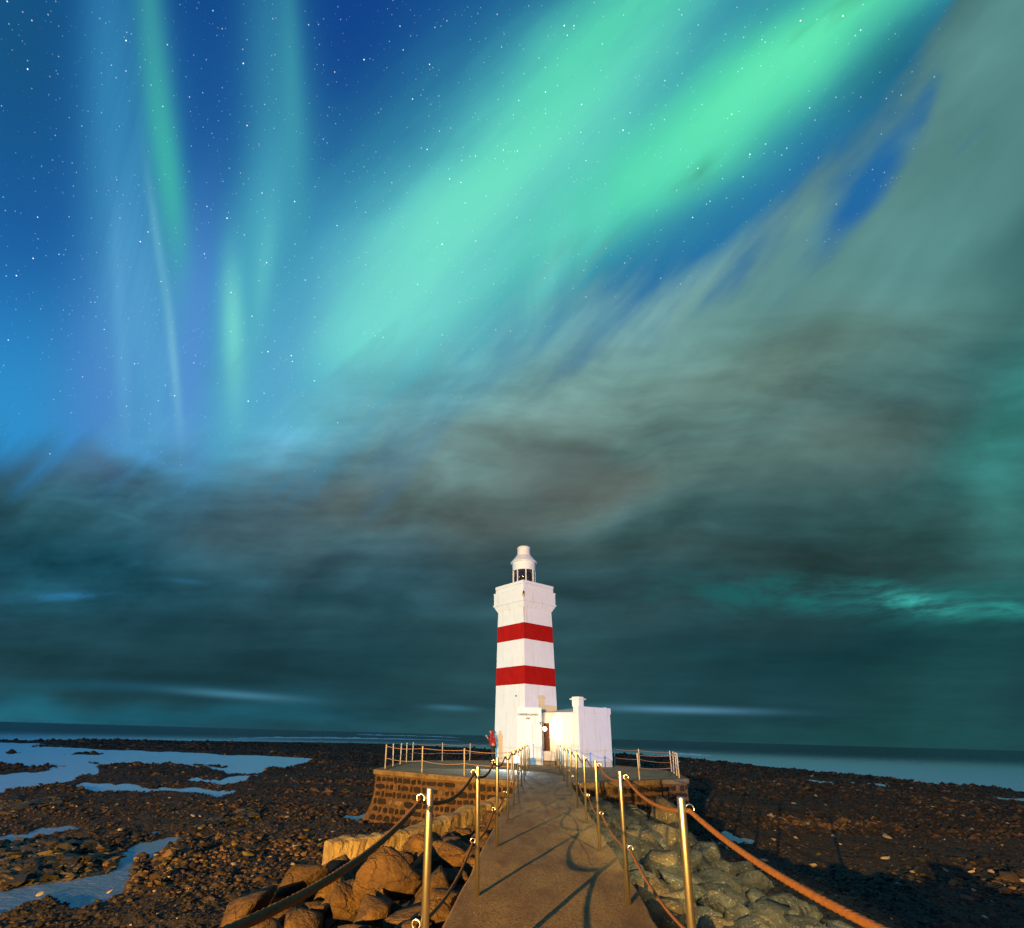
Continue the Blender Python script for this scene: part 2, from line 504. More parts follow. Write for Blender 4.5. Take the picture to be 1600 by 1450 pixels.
def mat_water():
    mt = bpy.data.materials.new('sea_water')
    mt.use_nodes = True
    N = NT(mt.node_tree)
    tc = N.node('ShaderNodeTexCoord').outputs['Object']
    dist = N.v('LENGTH', tc)
    n = N.m('ADD', N.noise(N.v('MULTIPLY', tc, (.55, 1.3, 1)), 1.6, 4, .6), N.m('MULTIPLY', N.noise(tc, 7, 3, .6), .25))
    st = N.smooth(dist, 60, 260, .9, .10)
    bp = N.node('ShaderNodeBump', {'Strength': st, 'Distance': .5, 'Height': n})
    gl = N.node('ShaderNodeBsdfGlossy', {'Color': (.80, .92, 1.0, 1), 'Roughness': N.smooth(dist, 60, 260, .42, .2), 'Normal': bp.outputs[0]})
    di = N.node('ShaderNodeBsdfDiffuse', {'Color': (.006, .020, .024, 1)})
    fr = N.m('MULTIPLY', N.smooth(dist, 70, 330, .92, .42), N.smooth(dist, 12, 40, .50, 1.0))
    b = N.node('ShaderNodeMixShader', {0: fr, 1: di.outputs[0], 2: gl.outputs[0]})
    N.node('ShaderNodeOutputMaterial', {0: b.outputs[0]})
    return mt


# ------------------------------------------------------------------ mesh helpers
def link(o, parent=None):
    COL.objects.link(o)
    if parent is not None:
        o.parent = parent
    return o


def empty(name, loc=(0, 0, 0), rz=0.):
    o = bpy.data.objects.new(name, None)
    o.location = loc
    o.rotation_euler = (0, 0, rz)
    o.empty_display_size = .2
    return link(o)


def tag(o, label=None, cat=None, group=None, kind=None):
    for k, v in (('label', label), ('category', cat), ('group', group), ('kind', kind)):
        if v:
            o[k] = v
    return o


def from_np(name, V, F, material, smooth=False):
    me = bpy.data.meshes.new(name)
    V = np.asarray(V, np.float32)
    F = np.asarray(F, np.int32)
    k = F.shape[1]
    me.vertices.add(len(V))
    me.vertices.foreach_set('co', V.ravel())
    me.loops.add(F.size)
    me.loops.foreach_set('vertex_index', F.ravel())
    me.polygons.add(len(F))
    me.polygons.foreach_set('loop_start', np.arange(0, F.size, k, dtype=np.int32))
    me.polygons.foreach_set('use_smooth', np.full(len(F), smooth))
    me.update(calc_edges=True)
    me.validate()
    me.materials.append(material)
    return me


def obj(name, bm, material, parent=None, smooth=False, loc=None):
    me = bpy.data.meshes.new(name)
    bmesh.ops.recalc_face_normals(bm, faces=bm.faces)
    if smooth:
        for f in bm.faces:
            f.smooth = True
    bm.to_mesh(me)
    bm.free()
    me.materials.append(material)
    o = bpy.data.objects.new(name, me)
    if loc is not None:
        o.location = loc
    return link(o, parent)


def box(bm, c, s, rz=0., bev=0.):
    M = Matrix.Translation(c) @ Matrix.Rotation(rz, 4, 'Z') @ Matrix.Diagonal((s[0], s[1], s[2], 1))
    r = bmesh.ops.create_cube(bm, size=1, matrix=M)
    if bev:
        es = list({e for v in r['verts'] for e in v.link_edges})
        bmesh.ops.bevel(bm, geom=es, offset=bev, segments=2, affect='EDGES')
    return bm


def cyl(bm, c, r1, r2, h, n=24, cap=True):
    bmesh.ops.create_cone(bm, cap_ends=cap, segments=n, radius1=r1, radius2=r2, depth=h, matrix=Matrix.Translation((c[0], c[1], c[2] + h / 2)))
    return bm


def lathe(bm, prof, n=32, c=(0, 0)):
    rings = []
    for r, z in prof:
        rings.append([bm.verts.new((c[0] + r * math.cos(2 * math.pi * i / n), c[1] + r * math.sin(2 * math.pi * i / n), z)) for i in range(n)])
    for a, b in zip(rings, rings[1:]):
        for i in range(n):
            bm.faces.new((a[i], a[(i + 1) % n], b[(i + 1) % n], b[i]))
    bm.faces.new(rings[0])
    bm.faces.new(rings[-1])
    return bm


def square_prism(bm, prof, c):
    """stack of 45-degree squares: prof = [(half diagonal, z)]"""
    rings = []
    for r, z in prof:
        rings.append([bm.verts.new((c[0] + r * math.cos(a), c[1] + r * math.sin(a), z)) for a in (0, math.pi / 2, math.pi, -math.pi / 2)])
    for a, b in zip(rings, rings[1:]):
        for i in range(4):
            bm.faces.new((a[i], a[(i + 1) % 4], b[(i + 1) % 4], b[i]))
    bm.faces.new(rings[0])
    bm.faces.new(rings[-1])
    return bm


def tube(pts, r, n=10, lobes=0, twist=0.):
    """swept tube, optionally a twisted rope section; returns verts, faces"""
    pts = np.asarray(pts, float)
    T = np.gradient(pts, axis=0)
    T /= np.linalg.norm(T, axis=1)[:, None]
    s = np.concatenate([[0], np.cumsum(np.linalg.norm(np.diff(pts, axis=0), axis=1))])
    up = np.array([0, 0, 1.]) if abs(T[0, 2]) < .9 else np.array([1., 0, 0])
    X = np.cross(T, up)
    X /= np.linalg.norm(X, axis=1)[:, None]
    Y = np.cross(X, T)
    th = np.arange(n) * 2 * math.pi / n
    V = []
    for i in range(len(pts)):
        rad = r * (1 + (.13 * np.cos(lobes * (th - twist * s[i])) if lobes else 0))
        V.append(pts[i] + (np.cos(th) * rad)[:, None] * X[i] + (np.sin(th) * rad)[:, None] * Y[i])
    V = np.concatenate(V)
    F = [(i * n + j, i * n + (j + 1) % n, (i + 1) * n + (j + 1) % n, (i + 1) * n + j) for i in range(len(pts) - 1) for j in range(n)]
    return V, np.array(F)


_P = rng.permutation(4096)
_VAL = rng.random(4096)


def vnoise(x, y, seed=0):
    xi = np.floor(x).astype(int)
    yi = np.floor(y).astype(int)
    fx = x - xi
    fy = y - yi
    fx = fx * fx * (3 - 2 * fx)
    fy = fy * fy * (3 - 2 * fy)
    h = lambda a, b: _VAL[_P[(_P[(a + seed * 57) & 4095] + b) & 4095]]
    return (h(xi, yi) * (1 - fx) + h(xi + 1, yi) * fx) * (1 - fy) + (h(xi, yi + 1) * (1 - fx) + h(xi + 1, yi + 1) * fx) * fy


def fbm(x, y, o=4, seed=0):
    a, t, n = 1., 0., 0.
    for k in range(o):
        t = t + a * (vnoise(x * 2 ** k, y * 2 ** k, seed + k) - .5)
        a *= .5
    return t


# ------------------------------------------------------------------ ground and sea
ZW = -1.88
WATER = {  # outlines surveyed on the water level (sight lines)
    'lagoon': [(-400, 1158), (0, 1159), (30, 1162), (100, 1168.5), (200, 1172.5), (300, 1177), (400, 1180.5), (500, 1185), (502, 1187), (480, 1192), (440, 1202), (400, 1210), (360, 1208.5), (345, 1205), (310, 1199),
               (250, 1195), (200, 1193.5), (166, 1197), (170, 1208), (125, 1214), (110, 1222), (60, 1229), (0, 1239), (-200, 1262), (-500, 1290)],
    'tide_a': [(112, 1231), (140, 1223), (180, 1224), (225, 1229), (262, 1234), (300, 1235), (345, 1231), (375, 1236), (322, 1244), (300, 1241), (215, 1240), (150, 1236)],
    'tide_b': [(305, 1223), (330, 1215), (360, 1212), (402, 1212), (395, 1220), (345, 1226)],
    'tide_c': [(-60, 1312), (0, 1306), (60, 1297), (120, 1292), (142, 1296), (80, 1306), (40, 1312), (0, 1312)],
    'tide_d': [(-200, 1395), (0, 1387), (50, 1381), (100, 1376), (130, 1366), (172, 1356), (180, 1337), (215, 1323), (260, 1312), (310, 1311), (300, 1318), (262, 1330), (232, 1345), (226, 1362), (215, 1386),
               (192, 1400), (142, 1419), (118, 1416), (60, 1409), (0, 1427), (-200, 1450)],
    'tide_e': [(115, 1340), (125, 1331), (165, 1329), (176, 1340), (150, 1347), (120, 1350)],
    'tide_f': [(205, 1306), (240, 1302), (250, 1306), (215, 1312)],
    'tide_g': [(42, 1322), (70, 1313), (95, 1311), (80, 1319), (50, 1326)],
    'tide_h': [(100, 1322), (120, 1313), (140, 1312), (138, 1322), (110, 1326)],
    'tide_i': [(528, 1283), (545, 1275), (590, 1266), (600, 1274), (560, 1283)],
    'tide_j': [(1096, 1300), (1120, 1301), (1152, 1309), (1150, 1318), (1118, 1316)],
    'tide_k': [(1300, 1221), (1340, 1221), (1375, 1227), (1330, 1226)],
    'tide_l': [(1545, 1247), (1600, 1246), (1640, 1250), (1600, 1253)],
    'tide_m': [(1255, 1218), (1280, 1219), (1300, 1225), (1270, 1222)],
}
ISLES = [[(-60, 1192), (0, 1192.5), (50, 1194), (88, 1198), (70, 1205), (0, 1210), (-80, 1212)], [(103, 1179.5), (130, 1177), (168, 1178), (150, 1180)], [(320, 1196.5), (345, 1194.5), (352, 1197), (330, 1198)],
         [(0, 1176), (40, 1175.5), (42, 1177), (0, 1177.5)], [(150, 1192), (162, 1190), (165, 1192.5), (155, 1193.5)]]
SHORE_L = [(-600, 1150), (0, 1156.5), (30, 1158), (80, 1157), (110, 1156), (250, 1157.5), (400, 1159), (500, 1160.5), (600, 1162)]
SHORE_R = [(960, 1178), (1000, 1180), (1070, 1185), (1130, 1191), (1200, 1199), (1260, 1203), (1300, 1209), (1370, 1213), (1400, 1217), (1440, 1222), (1520, 1230), (1560, 1231), (1600, 1237), (1900, 1268)]


def world_poly(pl, z=ZW):
    return np.array([gz(x, y, z)[:2] for x, y in pl])


def sdf(poly, x, y):
    """signed distance, negative inside"""
    n = len(poly)
    d = np.full(x.shape, 1e9)
    ins = np.zeros(x.shape, bool)
    for i in range(n):
        a, b = poly[i], poly[(i + 1) % n]
        e = b - a
        t = np.clip(((x - a[0]) * e[0] + (y - a[1]) * e[1]) / (e @ e), 0, 1)
        d = np.minimum(d, np.hypot(x - a[0] - t * e[0], y - a[1] - t * e[1]))
        c = ((a[1] > y) != (b[1] > y)) & (x < (b[0] - a[0]) * (y - a[1]) / (b[1] - a[1] + 1e-12) + a[0])
        ins ^= c
    return np.where(ins, -d, d)


LANDP = np.concatenate([world_poly(SHORE_L), np.array([[-20, 150.], [0, 135], [10, 125]]), world_poly(SHORE_R), np.array([[160, 60.], [200, -200], [-300, -200], [-300, 60]])])
WP = [world_poly(p) for p in WATER.values()]
IP = [world_poly(p) for p in ISLES]


def ground_z(x, y):
    r = np.hypot(x, y)
    sc = np.clip(r * .03, .25, 3.)                      # bank width
    wx = x + sc * 1.7 * fbm(x * .9 / sc, y * .9 / sc, 4, 11)
    wy = y + sc * 1.7 * fbm(x * .9 / sc, y * .9 / sc, 4, 23)
    s = -sdf(LANDP, wx, wy)                              # >0 on land
    for p in WP:
        s = np.minimum(s, sdf(p, wx, wy))
    for p in IP:
        s = np.maximum(s, -sdf(p, wx, wy))
    k = np.clip(s / sc, -1, 1)
    land = ZW + .03 + .10 * np.clip(k, 0, 1)
    z = np.where(k > 0, land, ZW + .02 + .5 * k)
    z = z + np.clip(k, 0, 1) * (.10 * fbm(x * .22, y * .22, 4, 3) + .10 * fbm(x * 1.3, y * 1.3, 4, 5))
    z = z + .05 * fbm(x * 3.3, y * 3.3, 3, 9)
    # rock-filled causeway that carries the path
    ax = np.abs(x - .05)
    em = -.75 - 1.05 * np.clip((ax - .8) / 3.4, 0, 1) * np.where(x > 0, np.clip((y - 4.5) / 5.5, 0, 1), 1)
    em = em + np.where(x > 0, .35 * np.clip((6.5 - y) / 3, 0, 1), 0)  # bank shape lifted near the land end so it shades the beach
    em = np.where(y > 19.5, -9, em)
    w = np.clip((4.4 - ax) / .9, 0, 1)
    z = np.maximum(z, np.where(w > 0, em * w + z * (1 - w), -9))
    back = np.clip((1.0 - y) / 10, 0, 1)                 # higher ground where the path starts
    return z * (1 - back) + back * np.maximum(z, -.5 + .15 * fbm(x * .6, y * .6, 3, 31))


def build_ground():
    az = np.radians(np.concatenate([np.linspace(-180, -63, 40)[:-1], np.linspace(-63, 63, 640), np.linspace(63, 180, 40)[1:-1]]))
    rr = np.concatenate([[.4, 1.5], np.geomspace(3., 330., 430)])
    A, R = np.meshgrid(az, rr)
    x, y = R * np.sin(A), R * np.cos(A)
    z = ground_z(x, y)
    n, mm = A.shape
    V = np.stack([x.ravel(), y.ravel(), z.ravel()], 1)
    i = np.arange(n - 1)[:, None] * mm
    j = np.arange(mm)[None]
    j2 = (j + 1) % mm
    F = np.stack([i + j, i + mm + j, i + mm + j2, i + j2], -1).reshape(-1, 4)
    me = from_np('shore_ground', V, F, mat_ground(), True)
    o = link(bpy.data.objects.new('shore_ground', me))
    tag(o, 'dark brown low-tide shore around the lighthouse', 'ground', kind='structure')
    # sea
    az = np.radians(np.linspace(0, 360, 181)[:-1])
    rr = np.concatenate([[1.], np.geomspace(5, 40000, 60)])
    A, R = np.meshgrid(az, rr)
    n, mm = A.shape
    V = np.stack([(R * np.sin(A)).ravel(), (R * np.cos(A)).ravel(), np.full(A.size, ZW)], 1)
    i = np.arange(n - 1)[:, None] * mm
    j = np.arange(mm)[None]
    j2 = (j + 1) % mm
    F = np.stack([i + j, i + mm + j, i + mm + j2, i + j2], -1).reshape(-1, 4)
    me = from_np('sea', V, F, mat_water(), True)
    tag(link(bpy.data.objects.new('sea', me)), 'calm blue-green sea reaching the horizon', 'sea', kind='structure')


build_ground()


# ------------------------------------------------------------------ cobbles and seaweed
def blob_mesh(subdiv=1):
    bm = bmesh.new()
    if subdiv:
        bmesh.ops.create_icosphere(bm, subdivisions=subdiv, radius=1)
    else:
        v = [bm.verts.new(p) for p in ((1, 0, 0), (0, 1, 0), (-1, 0, 0), (0, -1, 0), (0, 0, 1), (0, 0, -1))]
        for k in range(4):
            bm.faces.new((v[k], v[(k + 1) % 4], v[4]))
            bm.faces.new((v[(k + 1) % 4], v[k], v[5]))
        bm.verts.index_update()
    V = np.array([v.co[:] for v in bm.verts])
    F = np.array([[v.index for v in f.verts] for f in bm.faces])
    bm.free()
    return V, F


def scatter(name, pos, size, flat, tone, material, subdiv=1, jit=.28):
    V0, F0 = blob_mesh(subdiv)
    n, k = len(pos), len(V0)
    jitter = 1 + jit * (rng.random((n, k, 1)) - .5) * 2
    S = np.stack([size * (.75 + .6 * rng.random(n)), size * (.75 + .6 * rng.random(n)), size * flat], 1)
    a = rng.random(n) * 6.283
    V = V0[None] * jitter * S[:, None, :]
    ca, sa = np.cos(a)[:, None], np.sin(a)[:, None]
    X = V[..., 0] * ca - V[..., 1] * sa
    Y = V[..., 0] * sa + V[..., 1] * ca
    tilt = (rng.random((n, 2)) - .5) * .8
    Z = V[..., 2] + X * tilt[:, :1] + Y * tilt[:, 1:]
    P = np.stack([X, Y, Z], -1) + pos[:, None, :]
    F = F0[None] + (np.arange(n) * k)[:, None, None]
    me = from_np(name, P.reshape(-1, 3), F.reshape(-1, 3), material)
    at = me.color_attributes.new('tone', 'FLOAT_COLOR', 'POINT')
    c = np.ones((n, k, 4), np.float32)
    c[..., :3] = tone[:, None, :]
    at.data.foreach_set('color', c.ravel())
    return link(bpy.data.objects.new(name, me))


def shore_points(n, r0, r1, az0=-52, az1=47):
    r = np.exp(rng.uniform(math.log(r0), math.log(r1), n))
    a = np.radians(rng.uniform(az0, az1, n))
    return r * np.sin(a), r * np.cos(a), r


PLATFORM = np.array([(-.80, 19.2), (.90, 19.3), (1.83, 20.2), (5.5, 23.9), (6.15, 29.2), (5.0, 32.2), (2.8, 35), (-.8, 36.5), (-4.1, 33.2), (-6.95, 30.3), (-6.4, 22.1)])


def build_cobbles():
    for name, n, r0, r1, sub, lab in (('beach_cobbles', 52000, 5.5, 24, 1, 'small rounded cobbles covering the near low-tide beach'),
                                      ('reef_cobbles', 80000, 24, 150, 0, 'dark weedy cobbles covering the far flats and reef')):
        x, y, r = shore_points(n, r0, r1)
        z = ground_z(x, y)
        ok = ((z > ZW + .02) | ((z > ZW - .14) & (rng.random(len(x)) < .5))) & (z < -1.0) & ((np.abs(x - .05) > 3.9) | (y > 37)) & (sdf(PLATFORM, x, y) > .3)
        x, y, z, r = x[ok], y[ok], z[ok], r[ok]
        size = (.020 + .0012 * np.minimum(r, 60) + .0009 * np.maximum(r - 60, 0)) * np.exp(rng.normal(0, .42, len(x)))
        band = np.clip(.5 + 1.1 * fbm(x * .16, y * .30, 4, 61), 0, 1)
        size = size * (.55 + 1.0 * band ** 1.6)
        pos = np.stack([x, y, z + size * .2], 1)
        t = rng.random((len(x), 1))
        tone = np.array([.012, .0058, .002]) * (1 - t) + np.array([.165, .090, .030]) * t ** 2.4
        dk = np.clip(fbm(x * .25, y * .25, 3, 77) + .5, .2, 1.)[:, None]
        tone *= (.2 + 1.0 * dk) * (.55 + .75 * band[:, None])
        pale = rng.random(len(x)) < .010
        tone[pale] = np.array([.36, .27, .18])
        grn = rng.random(len(x)) < .14
        tone[grn] = tone[grn] * np.array([.85, 1.05, .5])
        o = scatter(name, pos, size, .62, tone, M_cobble, sub)
        tag(o, lab, 'cobbles', kind='stuff')
    # weed-covered mounds among the pools
    g = [world_poly([(-20, 1330), (40, 1318), (120, 1318), (175, 1340), (150, 1360), (100, 1374), (30, 1382), (-20, 1384)]), world_poly([(0, 1240), (70, 1228), (110, 1232), (90, 1262), (0, 1275)]),
         world_poly([(120, 1352), (175, 1342), (165, 1362), (110, 1372)]), world_poly([(330, 1290), (400, 1272), (400, 1284), (310, 1300)])]
    x, y, r = shore_points(60000, 8, 30, -52, -10)
    s = np.minimum.reduce([sdf(p, x, y) for p in g])
    ok = (s < .15) & (rng.random(len(x)) < .6)
    x, y, r = x[ok], y[ok], r[ok]
    z = ground_z(x, y)
    size = (.03 + .0026 * r) * np.exp(rng.normal(0, .4, len(x)))
    t = rng.random((len(x), 1))
    tone = np.array([.013, .011, .003]) * (1 - t) + np.array([.13, .09, .016]) * t ** 2.4
    o = scatter('seaweed', np.stack([x, y, np.maximum(z, ZW - .02) + .02], 1), size, .45, tone, M_kelp, jit=.45)
    tag(o, 'olive and yellow seaweed draped over stones between the tide pools', 'seaweed', kind='stuff')


build_cobbles()


# ------------------------------------------------------------------ breaking waves
def build_waves():
    foam = mat('sea_foam', (.92, .94, .95), .7, var=(.75, .82, .85), vscale=.6)
    for pl, w, h, lab in [([(360, 1154.5), (430, 1153.5), (520, 1153.8), (600, 1155), (720, 1157)], 2.6, .55, 'long white breaking wave running along the reef behind the lagoon'),
                          ([(556, 1147.6), (600, 1149.2), (660, 1150.5), (722, 1152.8)], 5., .7, 'thin white breaker far out beyond the reef'),
                          ([(1040, 1178.2), (1075, 1179.6), (1112, 1181.6)], 1.2, .35, 'short white breaker off the shore beyond the platform rail')]:
        P = np.array([gz(x, y, ZW) for x, y in pl])
        t = np.linspace(0, len(P) - 1, 90)
        c = np.stack([np.interp(t, range(len(P)), P[:, i]) for i in range(3)], 1)
        V, F = [], []
        for i, p in enumerate(c):
            e = math.sin(math.pi * i / 89) ** .5
            q = e * (.55 + .9 * float(vnoise(np.array([i * .35]), np.array([w]), 5)[0]))
            off = 1.2 * float(vnoise(np.array([i * .22]), np.array([w + 9]), 8)[0])
            d = np.array([p[0], p[1], 0])
            d /= np.linalg.norm(d)
            for a, b in ((-w * q, -.05), (-w * .35 * q, h * .55 * q), (0, h * q), (w * .4 * q, h * .4 * q), (w * q, -.05)):
                V.append(p + d * (a + off) + np.array([0, 0, b]))
        for i in range(89):
            for j in range(4):
                F.append((i * 5 + j, i * 5 + j + 1, i * 5 + j + 6, i * 5 + j + 5))
        o = link(bpy.data.objects.new('breaking_wave', from_np('breaking_wave', V, F, foam, True)))
        tag(o, lab, 'wave')


build_waves()

# ------------------------------------------------------------------ path
def build_path():
    ys = np.concatenate([np.linspace(-14, 3, 20), np.linspace(3, 30.6, 140)[1:]])
    V, F = [], []
    for y in ys:
        e1 = .02 * float(fbm(np.array([y * 1.7]), np.array([.3]), 3, 2)[0])
        e2 = .03 * float(fbm(np.array([y * 1.7]), np.array([7.3]), 3, 4)[0])
        for x, z in ((-.80 + e1, -.55), (-.78 + e1, -.03), (-.75 + e1, 0), (-.3, .012), (.35, .012), (.86 + e2, 0), (.885 + e2, -.03), (.90 + e2, -.55)):
            zz = z + (.006 * float(fbm(np.array([y * 2.]), np.array([x * 2.]), 2, 6)[0]) if z >= 0 else 0)
            V.append((x, y, zz))
    k = 8
    for i in range(len(ys) - 1):
        for j in range(k - 1):
            F.append((i * k + j, i * k + j + 1, i * k + k + j + 1, i * k + k + j))
    me = from_np('footpath', V, F, mat_path(), False)
    tag(link(bpy.data.objects.new('footpath', me)), 'gritty brown footpath leading straight to the lighthouse door', 'path', kind='structure')


build_path()


# ------------------------------------------------------------------ stone platform
def inset(poly, d):
    n = len(poly)
    out = []
    for i in range(n):
        p0, p1, p2 = poly[i - 1], poly[i], poly[(i + 1) % n]
        e1 = (p1 - p0) / np.linalg.norm(p1 - p0)
        e2 = (p2 - p1) / np.linalg.norm(p2 - p1)
        n1 = np.array([-e1[1], e1[0]])
        n2 = np.array([-e2[1], e2[0]])
        b = n1 + n2
        b /= np.linalg.norm(b)
        out.append(p1 + b * d / max(.35, b @ n1))
    return np.array(out)


def batter(z):                      # outward flare of the wall towards its foot
    t = np.clip((-z - .55) / 1.25, 0, 1)
    return .42 * t ** 2.2


def loft(bm, prof):
    rings = [[bm.verts.new((p[0], p[1], z)) for p in inset(PLATFORM, d)] for d, z in prof]
    n = len(PLATFORM)
    for a, b in zip(rings, rings[1:]):
        for i in range(n):
            bm.faces.new((a[i], a[(i + 1) % n], b[(i + 1) % n], b[i]))
    return rings


def build_platform():
    root = empty('stone_platform', (0, 27, -1.8))
    tag(root, 'raised masonry platform with concrete coping that carries the lighthouse', 'platform')
    off = Vector((0, -27, 1.8))
    bm = bmesh.new()
    r = loft(bm, [(.30, -.06), (.06, -.06), (.06, -.16)] + [(.06 - float(batter(z)), z) for z in np.linspace(-.2, -2.1, 16)])
    obj('mortar_wall', bm, M_mortar, root, loc=off)
    bm = bmesh.new()
    r = loft(bm, [(.34, -.25), (.34, -.012), (.36, -.004)])
    bm.faces.new(r[-1])
    obj('deck', bm, mat_deck(), root, loc=off)
    bm = bmesh.new()
    r = loft(bm, [(.36, -.02), (.36, .012), (.0, .012), (-.015, -.005), (-.02, -.15), (.0, -.17), (.08, -.17)])
    bmesh.ops.subdivide_edges(bm, edges=bm.edges[:], cuts=3, use_grid_fill=True)
    for v in bm.verts:
        v.co += Vector([.012 * (mnoise.noise(v.co * 3 + Vector((k * 7, 0, 0)))) for k in range(3)])
    obj('coping', bm, M_conc, root, loc=off)
    # squared stones, one by one
    pale_block = mat('pale_block', (.22, .14, .075), .85, var=(.12, .07, .035), vscale=6, bump=.8, bscale=14, bdist=.03, objvar=.4)
    variants = []
    for k in range(7):
        bm = bmesh.new()
        bmesh.ops.create_cube(bm, size=1)
        bmesh.ops.subdivide_edges(bm, edges=bm.edges[:], cuts=1, use_grid_fill=True)
        for v in bm.verts:
            q = mnoise.noise_vector(v.co * 2.2 + Vector((k * 9.1, 3, 1)))
            v.co.x += q.x * .22
            v.co.z += q.z * .26
            v.co.y += q.y * .25 - (.12 if v.co.y < -.2 and abs(v.co.x) < .2 else 0)
            if abs(v.co.x) > .3 and abs(v.co.z) > .3:
                v.co.x *= .88
                v.co.z *= .88
        me = bpy.data.meshes.new('stone')
        bmesh.ops.recalc_face_normals(bm, faces=bm.faces)
        bm.to_mesh(me)
        bm.free()
        me.materials.append(M_stone if k < 6 else pale_block)
        variants.append(me)
    cnt = 0
    for a, b, zmin in ((10, 0, -1.75), (2, 3, -1.6), (1, 2, -1.0), (9, 10, -1.6)):
        p, q = PLATFORM[a], PLATFORM[b]
        L = np.linalg.norm(q - p)
        e = (q - p) / L
        nrm = np.array([e[1], -e[0]])
        z = -.31
        row = 0
        while z > zmin and not (a == 9 and row > 6):
            s = .10 + .12 * random.random()
            while s < L - .12:
                w = random.choice((.15, .19, .23, .28, .34, .46))
                if a == 9:
                    w *= 1.6
                if s + w > L - .05:
                    w = L - .05 - s
                if w > .1:
                    hgt = .13 + .075 * random.random()
                    o = bpy.data.objects.new('stone', random.choice(variants[:6]) if random.random() < .93 else variants[6])
                    link(o, root)
                    c = p + e * (s + w / 2) + nrm * (-.06 + float(batter(z)) - .045)
                    o.location = Vector((c[0], c[1], z + random.uniform(-.012, .012))) + off
                    dz = .05
                    lean = math.atan2(float(batter(z - dz) - batter(z + dz)), 2 * dz)
                    o.rotation_euler = (-lean, random.uniform(-.05, .05), math.atan2(e[1], e[0]))
                    o.scale = (w - .045, .17, hgt)
                    cnt += 1
                s += w + .03 + .06 * random.random() ** 2
            z -= .268
            row += 1


build_platform()


# ------------------------------------------------------------------ lighthouse
TC = (-.83, 32.72)


def hd(z):
    return 1.80 - (1.80 - 1.565) * z / 8.5


